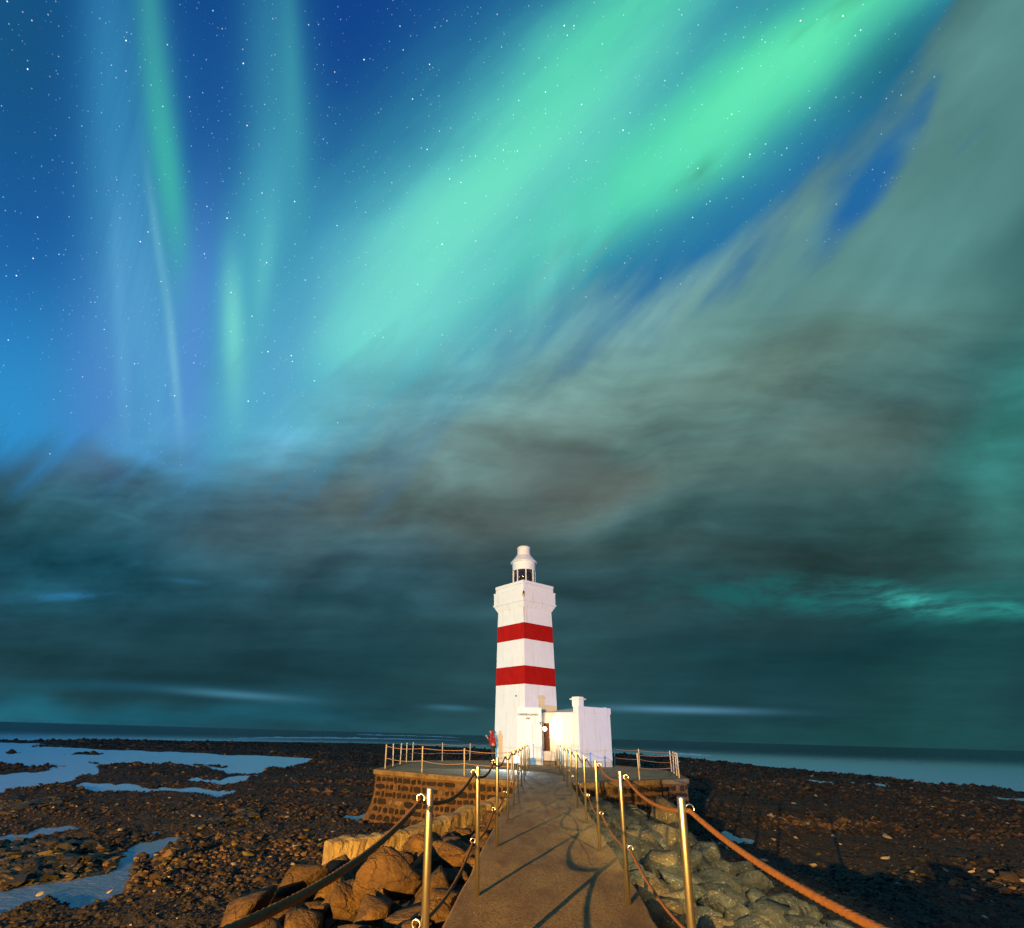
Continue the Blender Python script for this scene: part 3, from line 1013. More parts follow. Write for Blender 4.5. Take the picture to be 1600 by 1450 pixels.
def build_lighthouse():
    root = empty('lighthouse', (TC[0], TC[1], 0))
    tag(root, 'white square lighthouse tower with two red bands and a round lantern', 'lighthouse')
    off = Vector((-TC[0], -TC[1], 0))
    bm = square_prism(bmesh.new(), [(hd(z), z) for z in (-.1, 2., 4.13, 5.13, 6.61, 7.54, 8.5)], TC)
    bmesh.ops.bevel(bm, geom=[e for e in bm.edges if abs(e.verts[0].co.z - e.verts[1].co.z) > .5], offset=.02, segments=2, affect='EDGES')
    obj('tower_shaft', bm, M_white, root, loc=off)
    for z0, z1 in ((4.13, 5.13), (6.61, 7.54)):
        bm = square_prism(bmesh.new(), [(hd(z0) + .006, z0), (hd(z1) + .006, z1)], TC)
        obj('red_band', bm, M_red, root, loc=off)
    bm = square_prism(bmesh.new(), [(1.50, 8.42), (1.585, 8.42), (1.80, 8.74), (1.86, 8.76), (1.86, 8.84), (1.81, 8.86), (1.81, 9.50), (1.84, 9.52), (1.84, 9.56), (1.5, 9.565)], TC)
    obj('cornice', bm, M_white, root, loc=off)
    bm = square_prism(bmesh.new(), [(1.70, 9.56), (1.70, 9.76), (1.66, 9.765), (1.66, 9.80), (1.72, 9.805), (1.72, 9.98), (1.6, 10.0)], TC)
    obj('gallery_slab', bm, M_white, root, loc=off)
    # rust mark and weep hole on the front arris
    ay = TC[1] - 1.815
    rust = mat('rust_stain', (.42, .24, .04), .8, var=(.6, .45, .18), vscale=9)
    bm = bmesh.new()
    pts = [(0, 9.32), (.07, 9.25), (.09, 9.1), (.05, 8.98), (.03, 8.9), (-.03, 8.9), (-.06, 9.0), (-.08, 9.12), (-.05, 9.26)]
    for x in (0,):
        vs = [bm.verts.new((TC[0] + px, ay + abs(px) - .004, pz)) for px, pz in pts]
        c = bm.verts.new((TC[0], ay - .012, 9.1))
        for i in range(len(vs)):
            bm.faces.new((vs[i], vs[(i + 1) % len(vs)], c))
    obj('rust_patch', bm, rust, root, loc=off)
    bm = bmesh.new()
    for z0, z1, w in ((7.56, 8.42, .016),):
        for s in (-1, 1):
            y0, y1 = TC[1] - hd(z0) - .006, TC[1] - hd(z1) - .006
            q = [bm.verts.new(v) for v in ((TC[0], y0, z0), (TC[0] + s * w * .5, y0 + w * .5, z0), (TC[0] + s * w * 1.6, y1 + w * 1.6, z1), (TC[0], y1, z1))]
            bm.faces.new(q)
    obj('rust_streak', bm, rust, root, loc=off)
    obj('weep_hole', box(bmesh.new(), (TC[0] + .01, ay - .005, 9.22), (.06, .05, .14), math.pi / 4), M_dark, root, loc=off)
    # lantern
    lan = obj('lantern', lathe(bmesh.new(), [(.70, 9.99), (.70, 10.16), (.66, 10.17), (.60, 10.17), (.1, 10.18)], 40, TC), M_white2, root, True, loc=off)
    g = obj('lantern_glass', lathe(bmesh.new(), [(.62, 10.15), (.62, 10.97)], 40, TC), M_glass, lan, True)
    bm = bmesh.new()
    obj('lantern_drum', lathe(bm, [(.3, 10.94), (.69, 10.94), (.69, 11.46), (.3, 11.47)], 40, TC), M_white2, lan)
    for k in range(8):
        a = math.radians(11 + 45 * k)
        obj('glazing_bar', box(bmesh.new(), (TC[0] + .655 * math.cos(a), TC[1] + .655 * math.sin(a), 10.55), (.06, .05, .80), a), M_white2, lan)
    rf = obj('lantern_roof', lathe(bmesh.new(), [(.6, 11.44), (.80, 11.45), (.81, 11.48), (.46, 11.90), (.44, 11.96), (.2, 11.97)], 40, TC), M_white2, lan)
    for o in (g,):
        pass
    obj('roof_vent', lathe(bmesh.new(), [(.1, 11.93), (.385, 11.94), (.385, 12.38), (.405, 12.39), (.405, 12.44), (.36, 12.50), (.1, 12.52)], 32, TC), M_white2, lan)
    cage = obj('lens', lathe(bmesh.new(), [(.1, 10.2), (.22, 10.25), (.30, 10.55), (.22, 10.85), (.1, 10.9)], 16, TC), mat('lens_brass', (.35, .12, .10), .3, .6), lan)
    # small fitting on the sunlit wall
    obj('wall_fitting', box(bmesh.new(), (-1.32, 31.49 - .03, 3.5), (.09, .05, .06), -math.pi / 4), M_dark, root, loc=off)


build_lighthouse()


# ------------------------------------------------------------------ annex with entrance
def build_annex():
    C = np.array([1.87, 29.9])
    e = np.array([-.7071, .7071])        # along the front wall towards the tower
    n = np.array([.7071, .7071])         # into the building
    root = empty('entrance_building', (1.6, 31.2, 0))
    tag(root, 'low white entrance annex with chimney, brown door and steps beside the tower', 'building')
    off = Vector((-1.6, -31.2, 0))

    def P(s, t, z):
        q = C + e * s + n * t
        return (q[0], q[1], z)

    def hexa(pts, material, name, parent=root, bev=0.):
        bm = bmesh.new()
        v = [bm.verts.new(p) for p in pts]
        for f in ((0, 1, 2, 3), (4, 5, 6, 7), (0, 1, 5, 4), (1, 2, 6, 5), (2, 3, 7, 6), (3, 0, 4, 7)):
            bm.faces.new([v[i] for i in f])
        bmesh.ops.recalc_face_normals(bm, faces=bm.faces)
        if bev:
            bmesh.ops.bevel(bm, geom=bm.edges[:], offset=bev, segments=2, affect='EDGES')
        return obj(name, bm, material, parent, loc=off if parent is root else None)

    def blk(s0, s1, t0, t1, z0, z1, material, name, parent=root, bev=.012, z2=None):
        z2 = z1 if z2 is None else z2
        return hexa([P(s0, t0, z0), P(s1, t0, z0), P(s1, t1, z0), P(s0, t1, z0), P(s0, t0, z1), P(s1, t0, z1), P(s1, t1, z2), P(s0, t1, z2)], material, name, parent, bev)

    # front wall with a door opening (s 1.98 .. 2.56)
    blk(.30, 1.98, .0, .22, .30, 2.60, M_white, 'front_wall')
    blk(1.98, 2.60, .002, .22, 2.12, 2.60, M_white, 'door_lintel', bev=0)
    blk(2.56, 2.70, .002, .22, .30, 2.12, M_white, 'door_jamb', bev=0)
    blk(.28, 2.66, .22, 2.30, .0, 2.40, M_white, 'core_wall')
    blk(.20, 2.70, -.05, 2.46, 2.603, 2.65, M_white2, 'roof', z2=3.0)
    blk(.0, .30, .0, 2.49, .28, 2.62, M_white, 'gable_wall')
    blk(-.03, .32, -.03, 2.52, 2.62, 2.94, M_white, 'gable_parapet')
    blk(.02, 2.0, .02, 2.47, -.1, .30, M_cream, 'plinth', bev=.008)
    blk(2.0, 2.55, .05, .2, -.1, .68, M_cream, 'door_sill')
    ch = blk(-.04, .42, .02, .40, 2.93, 3.42, M_white, 'chimney')
    blk(-.13, .50, -.07, .49, 3.27, 3.33, M_white, 'chimney_cap', ch)
    # door
    dr = blk(2.02, 2.52, .06, .11, .70, 2.10, M_door, 'door', bev=.006)
    blk(2.08, 2.11, .02, .06, 1.36, 1.40, M_ringm, 'door_handle', dr, bev=0)
    for z0, z1 in ((.85, 1.3), (1.45, 2.0)):
        blk(2.12, 2.42, .052, .062, z0, z1, M_door, 'door_panel', dr, bev=0)
    for s0, s1 in ((1.96, 2.02), (2.52, 2.57)):
        blk(s0, s1, -.01, .10, .69, 2.13, M_white2, 'door_frame', bev=.004)
    # steps
    for k in range(3):
        z1 = .68 - .22 * k
        a = C + e * 2.02
        bm = bmesh.new()
        cx, cy = .34, 31.38 - .22 * k
        box(bm, (cx, cy - .10, z1 / 2 - .01), (.62, .42 + .0 * k, z1), 0, .01)
        obj('step', bm, M_cream if k < 2 else M_conc, root, loc=off)
    # porch wall carrying the inscription
    bm = bmesh.new()
    box(bm, (-.605, 31.25, 1.42), (1.27, 1.5, 2.86), 0, .012)
    pw = obj('porch_wall', bm, M_white, root, loc=off)
    bm = bmesh.new()
    box(bm, (-.605, 31.25, .17), (1.31, 1.54, .36), 0, .01)
    obj('porch_plinth', bm, M_cream, root, loc=off)
    bm = bmesh.new()
    box(bm, (-.70, 30.485, 1.62), (.48, .04, .90), 0, .006)
    pn = obj('notice_panel', bm, M_white2, root, loc=off)
    obj('notice_panel_face', box(bmesh.new(), (-.70, 30.4625, 1.62), (.42, .01, .84)), mat('panel_face', (.83, .83, .80), .4), pn)
    obj('number_plate', box(bmesh.new(), (-.04, 30.49, 2.07), (.05, .03, .14)), M_dark, root, loc=off)
    # raised letters
    dg = None
    for txt, x, z, size in (('GARÐSKAGAVITI', -.68, 2.44, .150), ('1897', -.68, 2.25, .125)):
        cu = bpy.data.curves.new('letters', 'FONT')
        cu.body = txt
        cu.size = size
        cu.align_x = 'CENTER'
        cu.extrude = .006
        cu.offset = .003
        cu.space_character = .92
        t = bpy.data.objects.new('tmp_text', cu)
        COL.objects.link(t)
        dg = bpy.context.evaluated_depsgraph_get()
        me = bpy.data.meshes.new_from_object(t.evaluated_get(dg))
        bpy.data.objects.remove(t)
        me.materials.clear()
        me.materials.append(M_dark)
        o = bpy.data.objects.new('inscription' if txt[0] == 'G' else 'year', me)
        o.matrix_local = Matrix.Translation(Vector((x, 30.492, z)) + off) @ Matrix.Rotation(math.pi / 2, 4, 'X')
        link(o, root)
    # entrance lamp
    lamp = empty('wall_lamp', (.05, 31.02, 1.80))
    tag(lamp, 'lit round globe lamp on the wall beside the brown door', 'lamp')
    bm = box(bmesh.new(), (.0, 0, .0), (.05, .10, .14), 0, .008)
    obj('bracket', bm, M_dark, lamp)
    bm = bmesh.new()
    bmesh.ops.create_uvsphere(bm, u_segments=20, v_segments=12, radius=.11, matrix=Matrix.Translation((.13, -.02, 0)))
    obj('globe', bm, emit('lamp_glow', (1., .78, .42), 14.), lamp, True)
    point('door_light', (.20, 30.86, 1.80), 30, (1., .70, .36), .10)
    # floodlight on the deck
    fl = empty('floodlight', (-1.12, 26.3, 0))
    tag(fl, 'small lit floodlight standing on the deck behind the rope rail', 'floodlight')
    obj('stand', box(cyl(bmesh.new(), (0, 0, 0), .02, .02, .25, 10), (0, 0, .01), (.3, .2, .02)), M_dark, fl)
    obj('housing', box(bmesh.new(), (.0, .03, .40), (.30, .10, .34), 0, .015), M_dark, fl)
    obj('lit_face', box(bmesh.new(), (.0, -.026, .40), (.24, .012, .28)), emit('flood_glow', (.85, .95, 1.), 12.), fl)
    obj('lit_back_face', box(bmesh.new(), (.0, .086, .40), (.24, .012, .28)), bpy.data.materials['flood_glow'], fl)
    spot('flood_spill', (-1.15, 26.0, .85), (-2.2, 22.6, 0), 520, (.62, .82, 1.), 105, .6, .12)


build_annex()


# ------------------------------------------------------------------ railings
def ring_mesh():
    bm = bmesh.new()
    R, r, n, k = .021, .0042, 20, 8
    vs = [[bm.verts.new(((R + r * math.cos(b)) * math.cos(a), r * math.sin(b), (R + r * math.cos(b)) * math.sin(a))) for b in [2 * math.pi * j / k for j in range(k)]] for a in [2 * math.pi * i / n for i in range(n)]]
    for i in range(n):
        for j in range(k):
            bm.faces.new((vs[i][j], vs[(i + 1) % n][j], vs[(i + 1) % n][(j + 1) % k], vs[i][(j + 1) % k]))
    bmesh.ops.recalc_face_normals(bm, faces=bm.faces)
    me = bpy.data.meshes.new('ring')
    for f in bm.faces:
        f.smooth = True
    bm.to_mesh(me)
    bm.free()
    me.materials.append(M_ringm)
    return me


def post_mesh(r, h, material, n=20, domed=True):
    bm = lathe(bmesh.new(), [(r, -.1), (r, h - .012), (r * .98, h - .006), (r * .9, h)], n)
    for f in bm.faces:
        f.smooth = len(f.verts) == 4
    me = bpy.data.meshes.new('post')
    bmesh.ops.recalc_face_normals(bm, faces=bm.faces)
    bm.to_mesh(me)
    bm.free()
    me.materials.append(material)
    return me


def sag(a, b, drop, n):
    t = np.linspace(0, 1, n)[:, None]
    p = a + (b - a) * t
    p[:, 2:] -= drop * 4 * t * (1 - t)
    return p


RING = ring_mesh()
POST = post_mesh(.021, 1.1, M_steel)
FOOT = None


def path_rail(x, ys, side, label):
    root = empty('rope_railing', (x, ys[0], 0))
    tag(root, label, 'railing', 'rope railings along the footpath')
    pos = []
    for i, y in enumerate(ys):
        p = bpy.data.objects.new('post', POST)
        lx = x + random.uniform(-.008, .008)
        p.location = (lx - x, y - ys[0], 0)
        p.rotation_euler = (random.uniform(-.006, .006), random.uniform(-.008, .008), random.random())
        link(p, root)
        pos.append((lx, y))
        for h in (1.045, .45):
            r = bpy.data.objects.new('ring', RING)
            r.location = Vector(p.location) + Vector((side * .044, 0, h))
            r.rotation_euler = (0, 0, random.uniform(-.15, .15))
            link(r, root)
    for (xa, ya), (xb, yb) in zip(pos, pos[1:]):
        for h, rad, dr in ((1.035, .0122, .09 if side < 0 else .075), (.435, .0102, .085)):
            d = dr * random.uniform(.85, 1.15)
            a = np.array([xa + side * .044 - x, ya - ys[0], h])
            b = np.array([xb + side * .044 - x, yb - ys[0], h])
            near = ya < 6
            V, F = tube(sag(a, b, d, 160 if near else 26), rad, 12 if near else 8, 3 if near else 0, 62.)
            link(bpy.data.objects.new('rope', from_np('rope', V, F, M_rope, True)), root)


path_rail(-.60, [.78, 3.18] + [5.6 + 2.38 * k for k in range(11)], -1, 'rope railing with steel posts on the side of the brown boulders and concrete wall')
path_rail(.715, [.90, 3.30] + [5.7 + 2.40 * k for k in range(11)], 1, 'rope railing with steel posts on the side of the grey speckled boulders')

PPOST = post_mesh(.024, .92, M_railpost, 12)


def deck_rail(pts, label):
    o0 = pts[0]
    root = empty('platform_railing', (o0[0], o0[1], 0))
    tag(root, label, 'railing', 'thin railings round the platform edge')
    for i, p in enumerate(pts):
        q = bpy.data.objects.new('post', PPOST)
        q.location = (p[0] - o0[0], p[1] - o0[1], 0.01)
        q.rotation_euler = (random.uniform(-.02, .02), random.uniform(-.03, .03), 0)
        link(q, root)
    for a, b in zip(pts, pts[1:]):
        for h in (.86, .42):
            A_ = np.array([a[0] - o0[0], a[1] - o0[1], h])
            B_ = np.array([b[0] - o0[0], b[1] - o0[1], h])
            V, F = tube(sag(A_, B_, random.uniform(.02, .07), 14), .012, 6)
            link(bpy.data.objects.new('rope', from_np('rope', V, F, M_rope2, True)), root)


deck_rail([(-1.0, 19.62), (-2.67, 20.45), (-4.37, 21.4), (-6.1, 22.6), (-6.27, 24.5), (-6.40, 26.3), (-6.53, 28.1), (-6.64, 29.9), (-5.3, 31.3), (-3.98, 32.7), (-2.7, 34.2)],
          'thin railing round the open deck on the brick-lit side of the platform')
deck_rail([(3.42, 22.05), (5.19, 24.0), (5.43, 25.5), (5.64, 27.0), (5.86, 28.5), (4.95, 31.6), (3.9, 33.2)], 'thin railing round the deck beside the annex gable')

# ------------------------------------------------------------------ old concrete wall
def build_old_wall():
    A = np.array([(-4.75, 13.1), (-4.0, 13.75), (-3.3, 14.7), (-2.6, 16.2), (-1.9, 17.8), (-1.15, 18.9)])
    TOP = np.array([-.98, -.93, -.86, -.74, -.58, -.46])
    t = np.linspace(0, len(A) - 1, 70)
    x = np.interp(t, range(len(A)), A[:, 0])
    y = np.interp(t, range(len(A)), A[:, 1])
    z = np.interp(t, range(len(A)), TOP)
    tx, ty = np.gradient(x), np.gradient(y)
    L = np.hypot(tx, ty)
    nx, ny = ty / L, -tx / L              # towards the path
    V, F = [], []
    prof = [(.42, -1.9), (.36, -1.4), (.33, -1.0), (.30, -.5), (.27, -.22), (.25, -.06), (.18, 0), (0, .01), (-.16, .0), (-.25, -.05), (-.3, -.5), (-.4, -1.9)]
    k = len(prof)
    for i in range(70):
        jag = .10 * float(fbm(np.array([i * .33]), np.array([2.]), 3, 41)[0])
        for q, (o, h) in enumerate(prof):
            w = .11 * float(fbm(np.array([i * .45]), np.array([q * .9]), 3, 43)[0])
            hh = z[i] + (h if h > -.9 else h + .4) + (jag if h > -.3 else 0)
            V.append((x[i] + nx[i] * (o + w), y[i] + ny[i] * (o + w), max(hh, -2.1)))
    for i in range(69):
        for j in range(k - 1):
            F.append((i * k + j, i * k + j + 1, i * k + k + j + 1, i * k + k + j))
    me = from_np('concrete_wall', V, F, M_wallc, False)
    bm = bmesh.new()
    bm.from_mesh(me)
    bm.verts.ensure_lookup_table()
    bm.faces.new([bm.verts[j] for j in range(k)])
    bm.faces.new([bm.verts[69 * k + j] for j in range(k)])
    bmesh.ops.recalc_face_normals(bm, faces=bm.faces)
    bm.to_mesh(me)
    bm.free()
    o = link(bpy.data.objects.new('concrete_wall', me))
    tag(o, 'low crumbling pale concrete wall running from the boulders up to the platform', 'wall')


build_old_wall()

# ------------------------------------------------------------------ boulders
def boulder_mesh(seed, material, rounded):
    r = random.Random(seed)
    bm = bmesh.new()
    n = 20 if rounded else 10
    for i in range(n):
        v = Vector((r.gauss(0, 1), r.gauss(0, 1), r.gauss(0, 1))).normalized()
        k = r.uniform(.82, 1.12)
        bm.verts.new((v.x * .5 * k, v.y * .42 * k, v.z * .40 * k))
    g = bmesh.ops.convex_hull(bm, input=bm.verts[:])
    bmesh.ops.delete(bm, geom=[x for x in g['geom_interior'] if isinstance(x, bmesh.types.BMVert)], context='VERTS')
    bmesh.ops.dissolve_limit(bm, angle_limit=math.radians(14), verts=bm.verts[:], edges=bm.edges[:])
    bmesh.ops.bevel(bm, geom=bm.edges[:], offset=.014 if not rounded else .035, segments=2, affect='EDGES')
    bmesh.ops.triangulate(bm, faces=bm.faces[:])
    bmesh.ops.subdivide_edges(bm, edges=[e for e in bm.edges if e.calc_length() > .10], cuts=2, use_grid_fill=True)
    bmesh.ops.triangulate(bm, faces=bm.faces[:])
    for v in bm.verts:
        q = v.co * 3.2 + Vector((seed * 5.3, 0, 0))
        v.co += v.co.normalized() * (.030 * mnoise.noise(q) + .018 * mnoise.noise(q * 3.1) + .010 * mnoise.noise(q * 7.))
    for f in bm.faces:
        f.smooth = True
    bmesh.ops.recalc_face_normals(bm, faces=bm.faces)
    me = bpy.data.meshes.new('boulder')
    bm.to_mesh(me)
    bm.free()
    me.materials.append(material)
    return me


BL = [boulder_mesh(i, M_rockL, i % 4 == 3) for i in range(10)]
BR = [boulder_mesh(40 + i, M_rockR, i % 2 == 1) for i in range(10)]


def put_boulder(me, loc, s, label, group, rot=None, asp=None):
    o = bpy.data.objects.new('boulder', me)
    o.location = loc
    o.rotation_euler = rot if rot else (random.uniform(-.5, .5), random.uniform(-.5, .5), random.uniform(0, 6.28))
    a = asp if asp else (random.uniform(.85, 1.25), random.uniform(.85, 1.2), random.uniform(.75, 1.05))
    o.scale = (s * a[0], s * a[1], s * a[2])
    link(o)
    tag(o, label, 'boulder', group)
    return o


def heap_z(x, side, y=20.):
    d = (-.80 - x) if side < 0 else (x - .90)
    if y < 10 and side > 0:                            # rock fill raised towards the land end to throw shade on the beach
        k = float(np.clip((y - 3.5) / 6.5, 0, 1))
        return (-.40 if side < 0 else -.22) * (.3 + .7 * k) - (1.10 if side < 0 else 1.25) * (.06 + .94 * k) * np.clip(d / 3.7, 0, 1)
    return (-.40 if side < 0 else -.22) - (1.10 if side < 0 else 1.25) * np.clip(d / 3.7, 0, 1)


placed = []


ORD = ['first', 'second', 'third', 'fourth', 'fifth', 'sixth', 'seventh', 'eighth', 'ninth', 'tenth', 'eleventh', 'twelfth', 'thirteenth']


def where_label(colour, x, y, s, side):
    d = (-.8 - x) if side < 0 else (x - .9)
    size = 'small' if s < .55 else ('large' if s > .8 else 'medium')
    k = int(round((29.5 - y) / 2.39))
    post = ORD[min(max(k, 0), 12)]
    if d < .8:
        w = 'at the footpath edge'
    elif d > 2.7:
        w = 'at the foot of the heap'
    else:
        w = 'halfway down the heap'
    return f'{size} {colour} boulder {w}, by the {post} post from the lighthouse'


def free(x, y, s, f=.55):
    for a, b, c in placed:
        if math.hypot(x - a, y - b) < f * (s + c) * .5 * 1.15:
            return False
    return True


def build_boulders():
    big = [  # px, py of the centre, height level, size, mesh, label
        (603, 1372, -.62, 1.02, 3, 'big rounded tan boulder with a curved crease, resting on the heap by the steel post'),
        (672, 1395, -.72, 1.20, 0, 'tall tilted slab-like brown boulder leaning behind the near steel post'),
        (655, 1322, -.62, .95, 1, 'pointed brown boulder leaning against the concrete wall'),
        (700, 1335, -.55, .85, 7, 'reddish rough boulder wedged beside the footpath edge'),
        (548, 1410, -.95, .70, 4, 'wedge-shaped yellowish boulder with a flat lit face'),
        (385, 1420, -1.2, 1.0, 2, 'broad flat-topped brown boulder at the outer foot of the heap'),
        (470, 1385, -1.2, .95, 5, 'ragged low brown boulder at the seaward edge of the heap'),
        (525, 1352, -1.15, .70, 6, 'leaning brown boulder just below the end of the concrete wall'),
        (560, 1440, -.90, .85, 8, 'squat brown boulder under the long rope'),
        (470, 1445, -1.1, .80, 9, 'rounded brown boulder partly hidden by the long rope'),
        (640, 1440, -.75, .9, 0, 'blunt brown boulder in deep shade below the tilted slab'),
    ]
    for px, py, z, s, k, lab in big:
        p = gz(px, py, z)
        put_boulder(BL[k], p, s, lab, 'brown boulders heaped beside the footpath')
        placed.append((p[0], p[1], s))
    n = 0
    for y in np.arange(3.4, 18.6, .30):
        for x in np.arange(-5.1, -.95, .30):
            xx, yy = x + random.uniform(-.14, .14), y + random.uniform(-.14, .14)
            lim = -5.0 + max(0, yy - 12.6) * .72
            if yy < 6:
                lim = -4.4
            if xx < lim + .45:
                continue
            s = random.choice((.5, .62, .76, .9, 1.1))
            if xx > -1.35:
                s = min(s, .55)
            if not free(xx, yy, s):
                continue
            z = float(heap_z(xx, -1, yy)) - .10 + random.uniform(-.06, .06)
            if yy > 13.5:
                z -= .18
            put_boulder(random.choice(BL), (xx, yy, z), s, where_label('brown', xx, yy, s, -1), 'brown boulders heaped beside the footpath')
            placed.append((xx, yy, s))
            n += 1
    rb = [(1040, 1275, -.75, 1.3, 1, 'dark rounded boulder heaped against the platform wall'),
          (1035, 1322, -.60, 1.25, 3, 'large grey boulder with a pale ridge along its top'),
          (1030, 1375, -.48, 1.15, 0, 'sloping grey slab boulder close to the footpath edge'),
          (1105, 1345, -1.0, .85, 5, 'smooth pale grey-green boulder on the outer flank of the heap'),
          (1120, 1395, -.95, 1.25, 7, 'long humped grey boulder with dark cracks'),
          (1130, 1432, -.85, 1.2, 9, 'speckled grey boulder with pale lichen flecks'),
          (1205, 1440, -1.15, .95, 2, 'blocky speckled boulder at the seaward foot of the grey heap'),
          (1190, 1385, -1.35, .6, 4, 'small ochre-tinged broken boulder at the waterside edge of the grey heap')]
    for px, py, z, s, k, lab in rb:
        p = gz(px, py, z)
        put_boulder(BR[k], p, s, lab, 'grey boulders heaped beside the footpath')
        placed.append((p[0], p[1], s))
    for y in np.arange(3.4, 20., .30):
        for x in np.arange(1.15, 5.0, .30):
            xx, yy = x + random.uniform(-.14, .14), y + random.uniform(-.14, .14)
            if xx > 4.7 - max(0, yy - 12) * .12 or sdf(PLATFORM, np.array([xx]), np.array([yy]))[0] < .25:
                continue
            s = random.choice((.5, .6, .72, .85, 1.0))
            if xx < 1.5:
                s = min(s, .55)
            if not free(xx, yy, s):
                continue
            z = float(heap_z(xx, 1, yy)) - .06 + random.uniform(-.06, .06)
            put_boulder(random.choice(BR), (xx, yy, z), s, where_label('grey', xx, yy, s, 1), 'grey boulders heaped beside the footpath')
            placed.append((xx, yy, s))
    # pale stones lying singly on the beach
    pm = [boulder_mesh(90 + i, M_pale, True) for i in range(4)]
    pp = [(520, 1300), (527, 1311), (423, 1339), (458, 1350), (465, 1356), (448, 1277), (1116, 1317), (1125, 1318), (1140, 1325), (1147, 1321), (1158, 1304), (1195, 1345), (1200, 1380), (1270, 1352), (1383, 1305), (1387, 1308), (1302, 1306), (1425, 1362), (1478, 1360), (1383, 1341),
          (360, 1345), (366, 1350), (245, 1337), (172, 1393), (62, 1397), (302, 1275), (1517, 1298), (1425, 1232), (1519, 1253), (1210, 1312), (1290, 1258), (1240, 1255)]
    for px, py in pp:
        p = gz(px, py, -1.68)
        zz = float(ground_z(np.array([p[0]]), np.array([p[1]]))[0])
        p = gz(px, py, max(zz, ZW) + .03)
        s = .10 + .006 * p[1]
        o = put_boulder(random.choice(pm), p, s * random.uniform(.7, 1.2), 'small pale stone on dark cobbles ' + ('near the tide pools' if p[0] < -7 else 'near the brown boulders' if p[0] < 0 else 'just below the grey boulders' if p[0] < 8 else 'out on the open beach beyond the grey boulders'), 'pale stones on the beach', asp=(1.2, .9, .6))
        o.name = 'pale_stone'
        o['category'] = 'stone'


build_boulders()


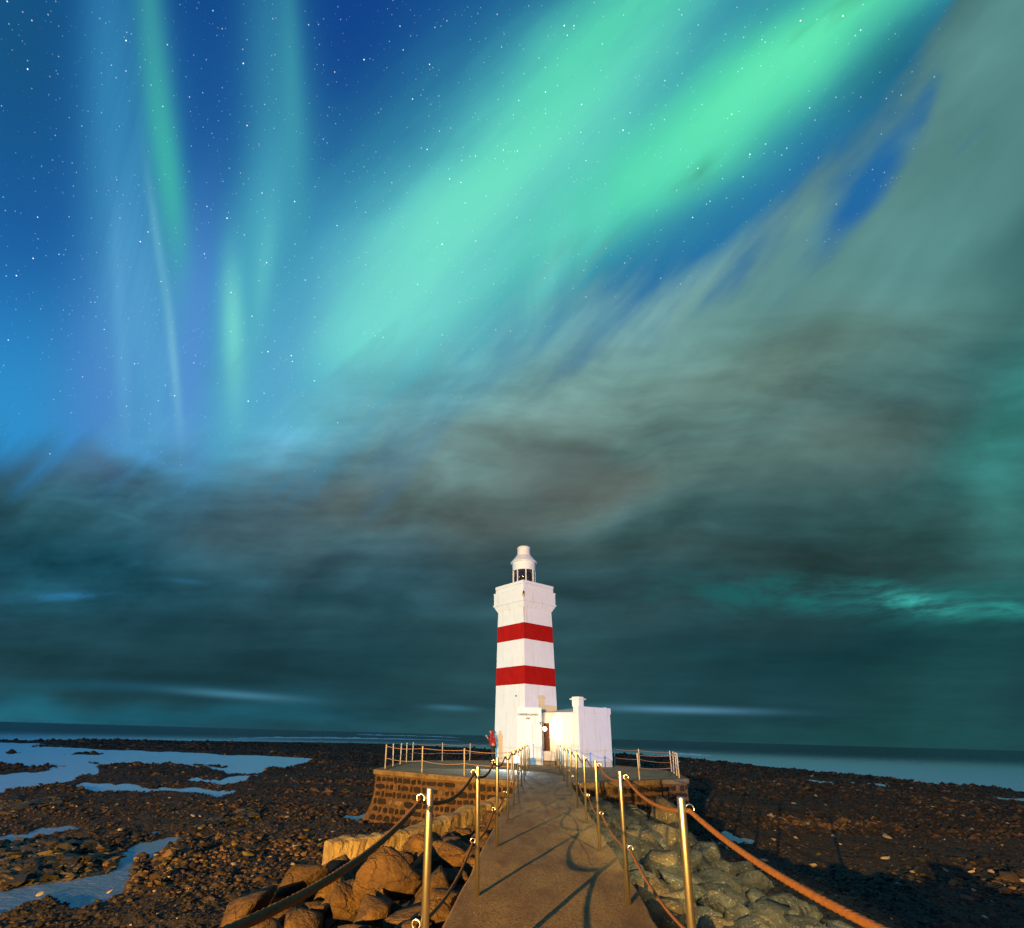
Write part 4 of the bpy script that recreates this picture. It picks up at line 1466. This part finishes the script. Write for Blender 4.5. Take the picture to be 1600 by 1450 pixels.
# ------------------------------------------------------------------ person
def build_person():
    X, Y = -2.62, 32.0
    root = empty('person', (X, Y, 0))
    tag(root, 'person in a red hooded jacket and dark trousers holding up a camera by the tower', 'person')

    def skin(name, verts, edges, rads, material, root_i=0, sub=2):
        me = bpy.data.meshes.new(name)
        me.from_pydata(verts, edges, [])
        o = bpy.data.objects.new(name, me)
        COL.objects.link(o)
        o.modifiers.new('skin', 'SKIN')
        for i, r in enumerate(rads):
            me.skin_vertices[0].data[i].radius = (r, r) if not isinstance(r, tuple) else r
        me.skin_vertices[0].data[root_i].use_root = True
        s = o.modifiers.new('sub', 'SUBSURF')
        s.levels = s.render_levels = sub
        dg = bpy.context.evaluated_depsgraph_get()
        m2 = bpy.data.meshes.new_from_object(o.evaluated_get(dg))
        bpy.data.objects.remove(o)
        for p in m2.polygons:
            p.use_smooth = True
        m2.materials.clear()
        m2.materials.append(material)
        q = bpy.data.objects.new(name, m2)
        return link(q, root)

    M_skin = mat('skin', (.45, .26, .18), .6)
    M_jack = mat('red_jacket', (.36, .012, .008), .7, var=(.26, .008, .006), vscale=9)
    M_trou = mat('dark_trousers', (.018, .018, .022), .8)
    M_boot = mat('dark_boots', (.012, .01, .01), .6)
    # continuous body (faces -x, leaning slightly forward)
    bv = [(0, 0, .90), (-.02, 0, 1.08), (-.05, 0, 1.28), (-.07, 0, 1.40), (-.09, 0, 1.48), (-.11, 0, 1.56), (-.12, 0, 1.66),
          (.02, -.10, .84), (-.02, -.11, .48), (.02, -.11, .10), (-.10, -.11, .05),
          (.02, .10, .84), (.03, .11, .48), (.07, .12, .10), (-.05, .12, .05),
          (-.06, -.17, 1.38), (-.10, -.22, 1.12), (-.28, -.13, 1.24), (-.33, -.10, 1.33),
          (-.06, .17, 1.38), (-.10, .22, 1.12), (-.28, .12, 1.24), (-.33, .09, 1.33)]
    be = [(0, 1), (1, 2), (2, 3), (3, 4), (4, 5), (5, 6), (0, 7), (7, 8), (8, 9), (9, 10), (0, 11), (11, 12), (12, 13), (13, 14), (3, 15), (15, 16), (16, 17), (17, 18), (3, 19), (19, 20), (20, 21), (21, 22)]
    br = [(.13, .15), (.13, .14), (.14, .16), (.12, .14), .06, .085, .08, .095, .075, .05, .04, .095, .075, .05, .04, .07, .06, .045, .035, .07, .06, .045, .035]
    skin('body', bv, be, br, M_skin)
    jv = [(0, 0, .80), (-.01, 0, .98), (-.04, 0, 1.15), (-.06, 0, 1.32), (-.075, 0, 1.43), (-.085, 0, 1.49), (-.06, -.18, 1.38), (-.10, -.24, 1.11), (-.27, -.14, 1.23), (-.06, .18, 1.38), (-.10, .24, 1.11), (-.27, .13, 1.23)]
    je = [(0, 1), (1, 2), (2, 3), (3, 4), (4, 5), (4, 6), (6, 7), (7, 8), (4, 9), (9, 10), (10, 11)]
    skin('jacket', jv, je, [(.17, .21), (.17, .20), (.18, .21), (.17, .20), (.12, .15), .10, .10, .085, .062, .10, .085, .062], M_jack)
    hv = [(-.06, 0, 1.46), (-.075, 0, 1.56), (-.09, 0, 1.67)]
    hood = skin('hood', hv, [(0, 1), (1, 2)], [.10, .112, .095], M_jack)
    hood.location = (.03, 0, .0)
    skin('trousers', [(0, 0, .92), (.02, -.10, .80), (-.02, -.11, .48), (.02, -.11, .13), (.02, .10, .80), (.03, .11, .48), (.07, .12, .13)], [(0, 1), (1, 2), (2, 3), (0, 4), (4, 5), (5, 6)], [.15, .115, .09, .07, .115, .09, .07], M_trou)
    for s in ((.02, -.11), (.07, .12)):
        bm = bmesh.new()
        box(bm, (s[0] - .06, s[1], .05), (.28, .11, .10), 0, .03)
        obj('boot', bm, M_boot, root, True)
    # hands with five fingers round the camera grip
    for sy in (-1, 1):
        base = Vector((-.335, sy * .095, 1.36))
        vs, es, rs = [base + Vector((.03, 0, -.01)), base], [(0, 1)], [.03, .036]
        for k in range(4):
            a = len(vs)
            z = .03 - .02 * k
            ln = (.030, .036, .033, .026)[k]
            vs += [base + Vector((-.03, 0, z)), base + Vector((-.03 - ln, -sy * .012, z)), base + Vector((-.035 - ln * .9, -sy * (.045), z))]
            es += [(1, a), (a, a + 1), (a + 1, a + 2)]
            rs += [.011, .010, .008]
        a = len(vs)
        vs += [base + Vector((.0, -sy * .03, .03)), base + Vector((-.03, -sy * .05, .035))]
        es += [(1, a), (a, a + 1)]
        rs += [.012, .010]
        skin('hand', [tuple(v) for v in vs], es, rs, M_skin, 0, 1)
    # face details
    obj('nose', box(bmesh.new(), (-.20, 0, 1.60), (.03, .025, .04), 0, .008), M_skin, root, True)
    for sy in (-1, 1):
        bm = bmesh.new()
        bmesh.ops.create_uvsphere(bm, u_segments=8, v_segments=6, radius=.012, matrix=Matrix.Translation((-.192, sy * .035, 1.63)))
        obj('eye', bm, M_boot, root, True)
    obj('mouth', box(bmesh.new(), (-.19, 0, 1.555), (.012, .05, .010)), mat('lips', (.3, .1, .08), .6), root)
    cb = empty('camera_in_hand', (X - .385, Y, 1.33))
    cb.name = 'handheld_camera'
    tag(cb, 'small black camera held up in the hands of the person in red', 'camera')
    obj('camera_body', box(bmesh.new(), (0, 0, .03), (.05, .13, .085), 0, .008), M_boot, cb)
    bm = bmesh.new()
    bmesh.ops.create_cone(bm, cap_ends=True, segments=18, radius1=.035, radius2=.032, depth=.07, matrix=Matrix.Translation((-.06, 0, .03)) @ Matrix.Rotation(math.pi / 2, 4, 'Y'))
    obj('camera_lens', bm, M_dark, cb)
    obj('screen', box(bmesh.new(), (.0265, 0, .03), (.004, .08, .055)), emit('screen_glow', (.8, .9, 1.), 4.), cb)


build_person()
bpy.context.view_layer.update()
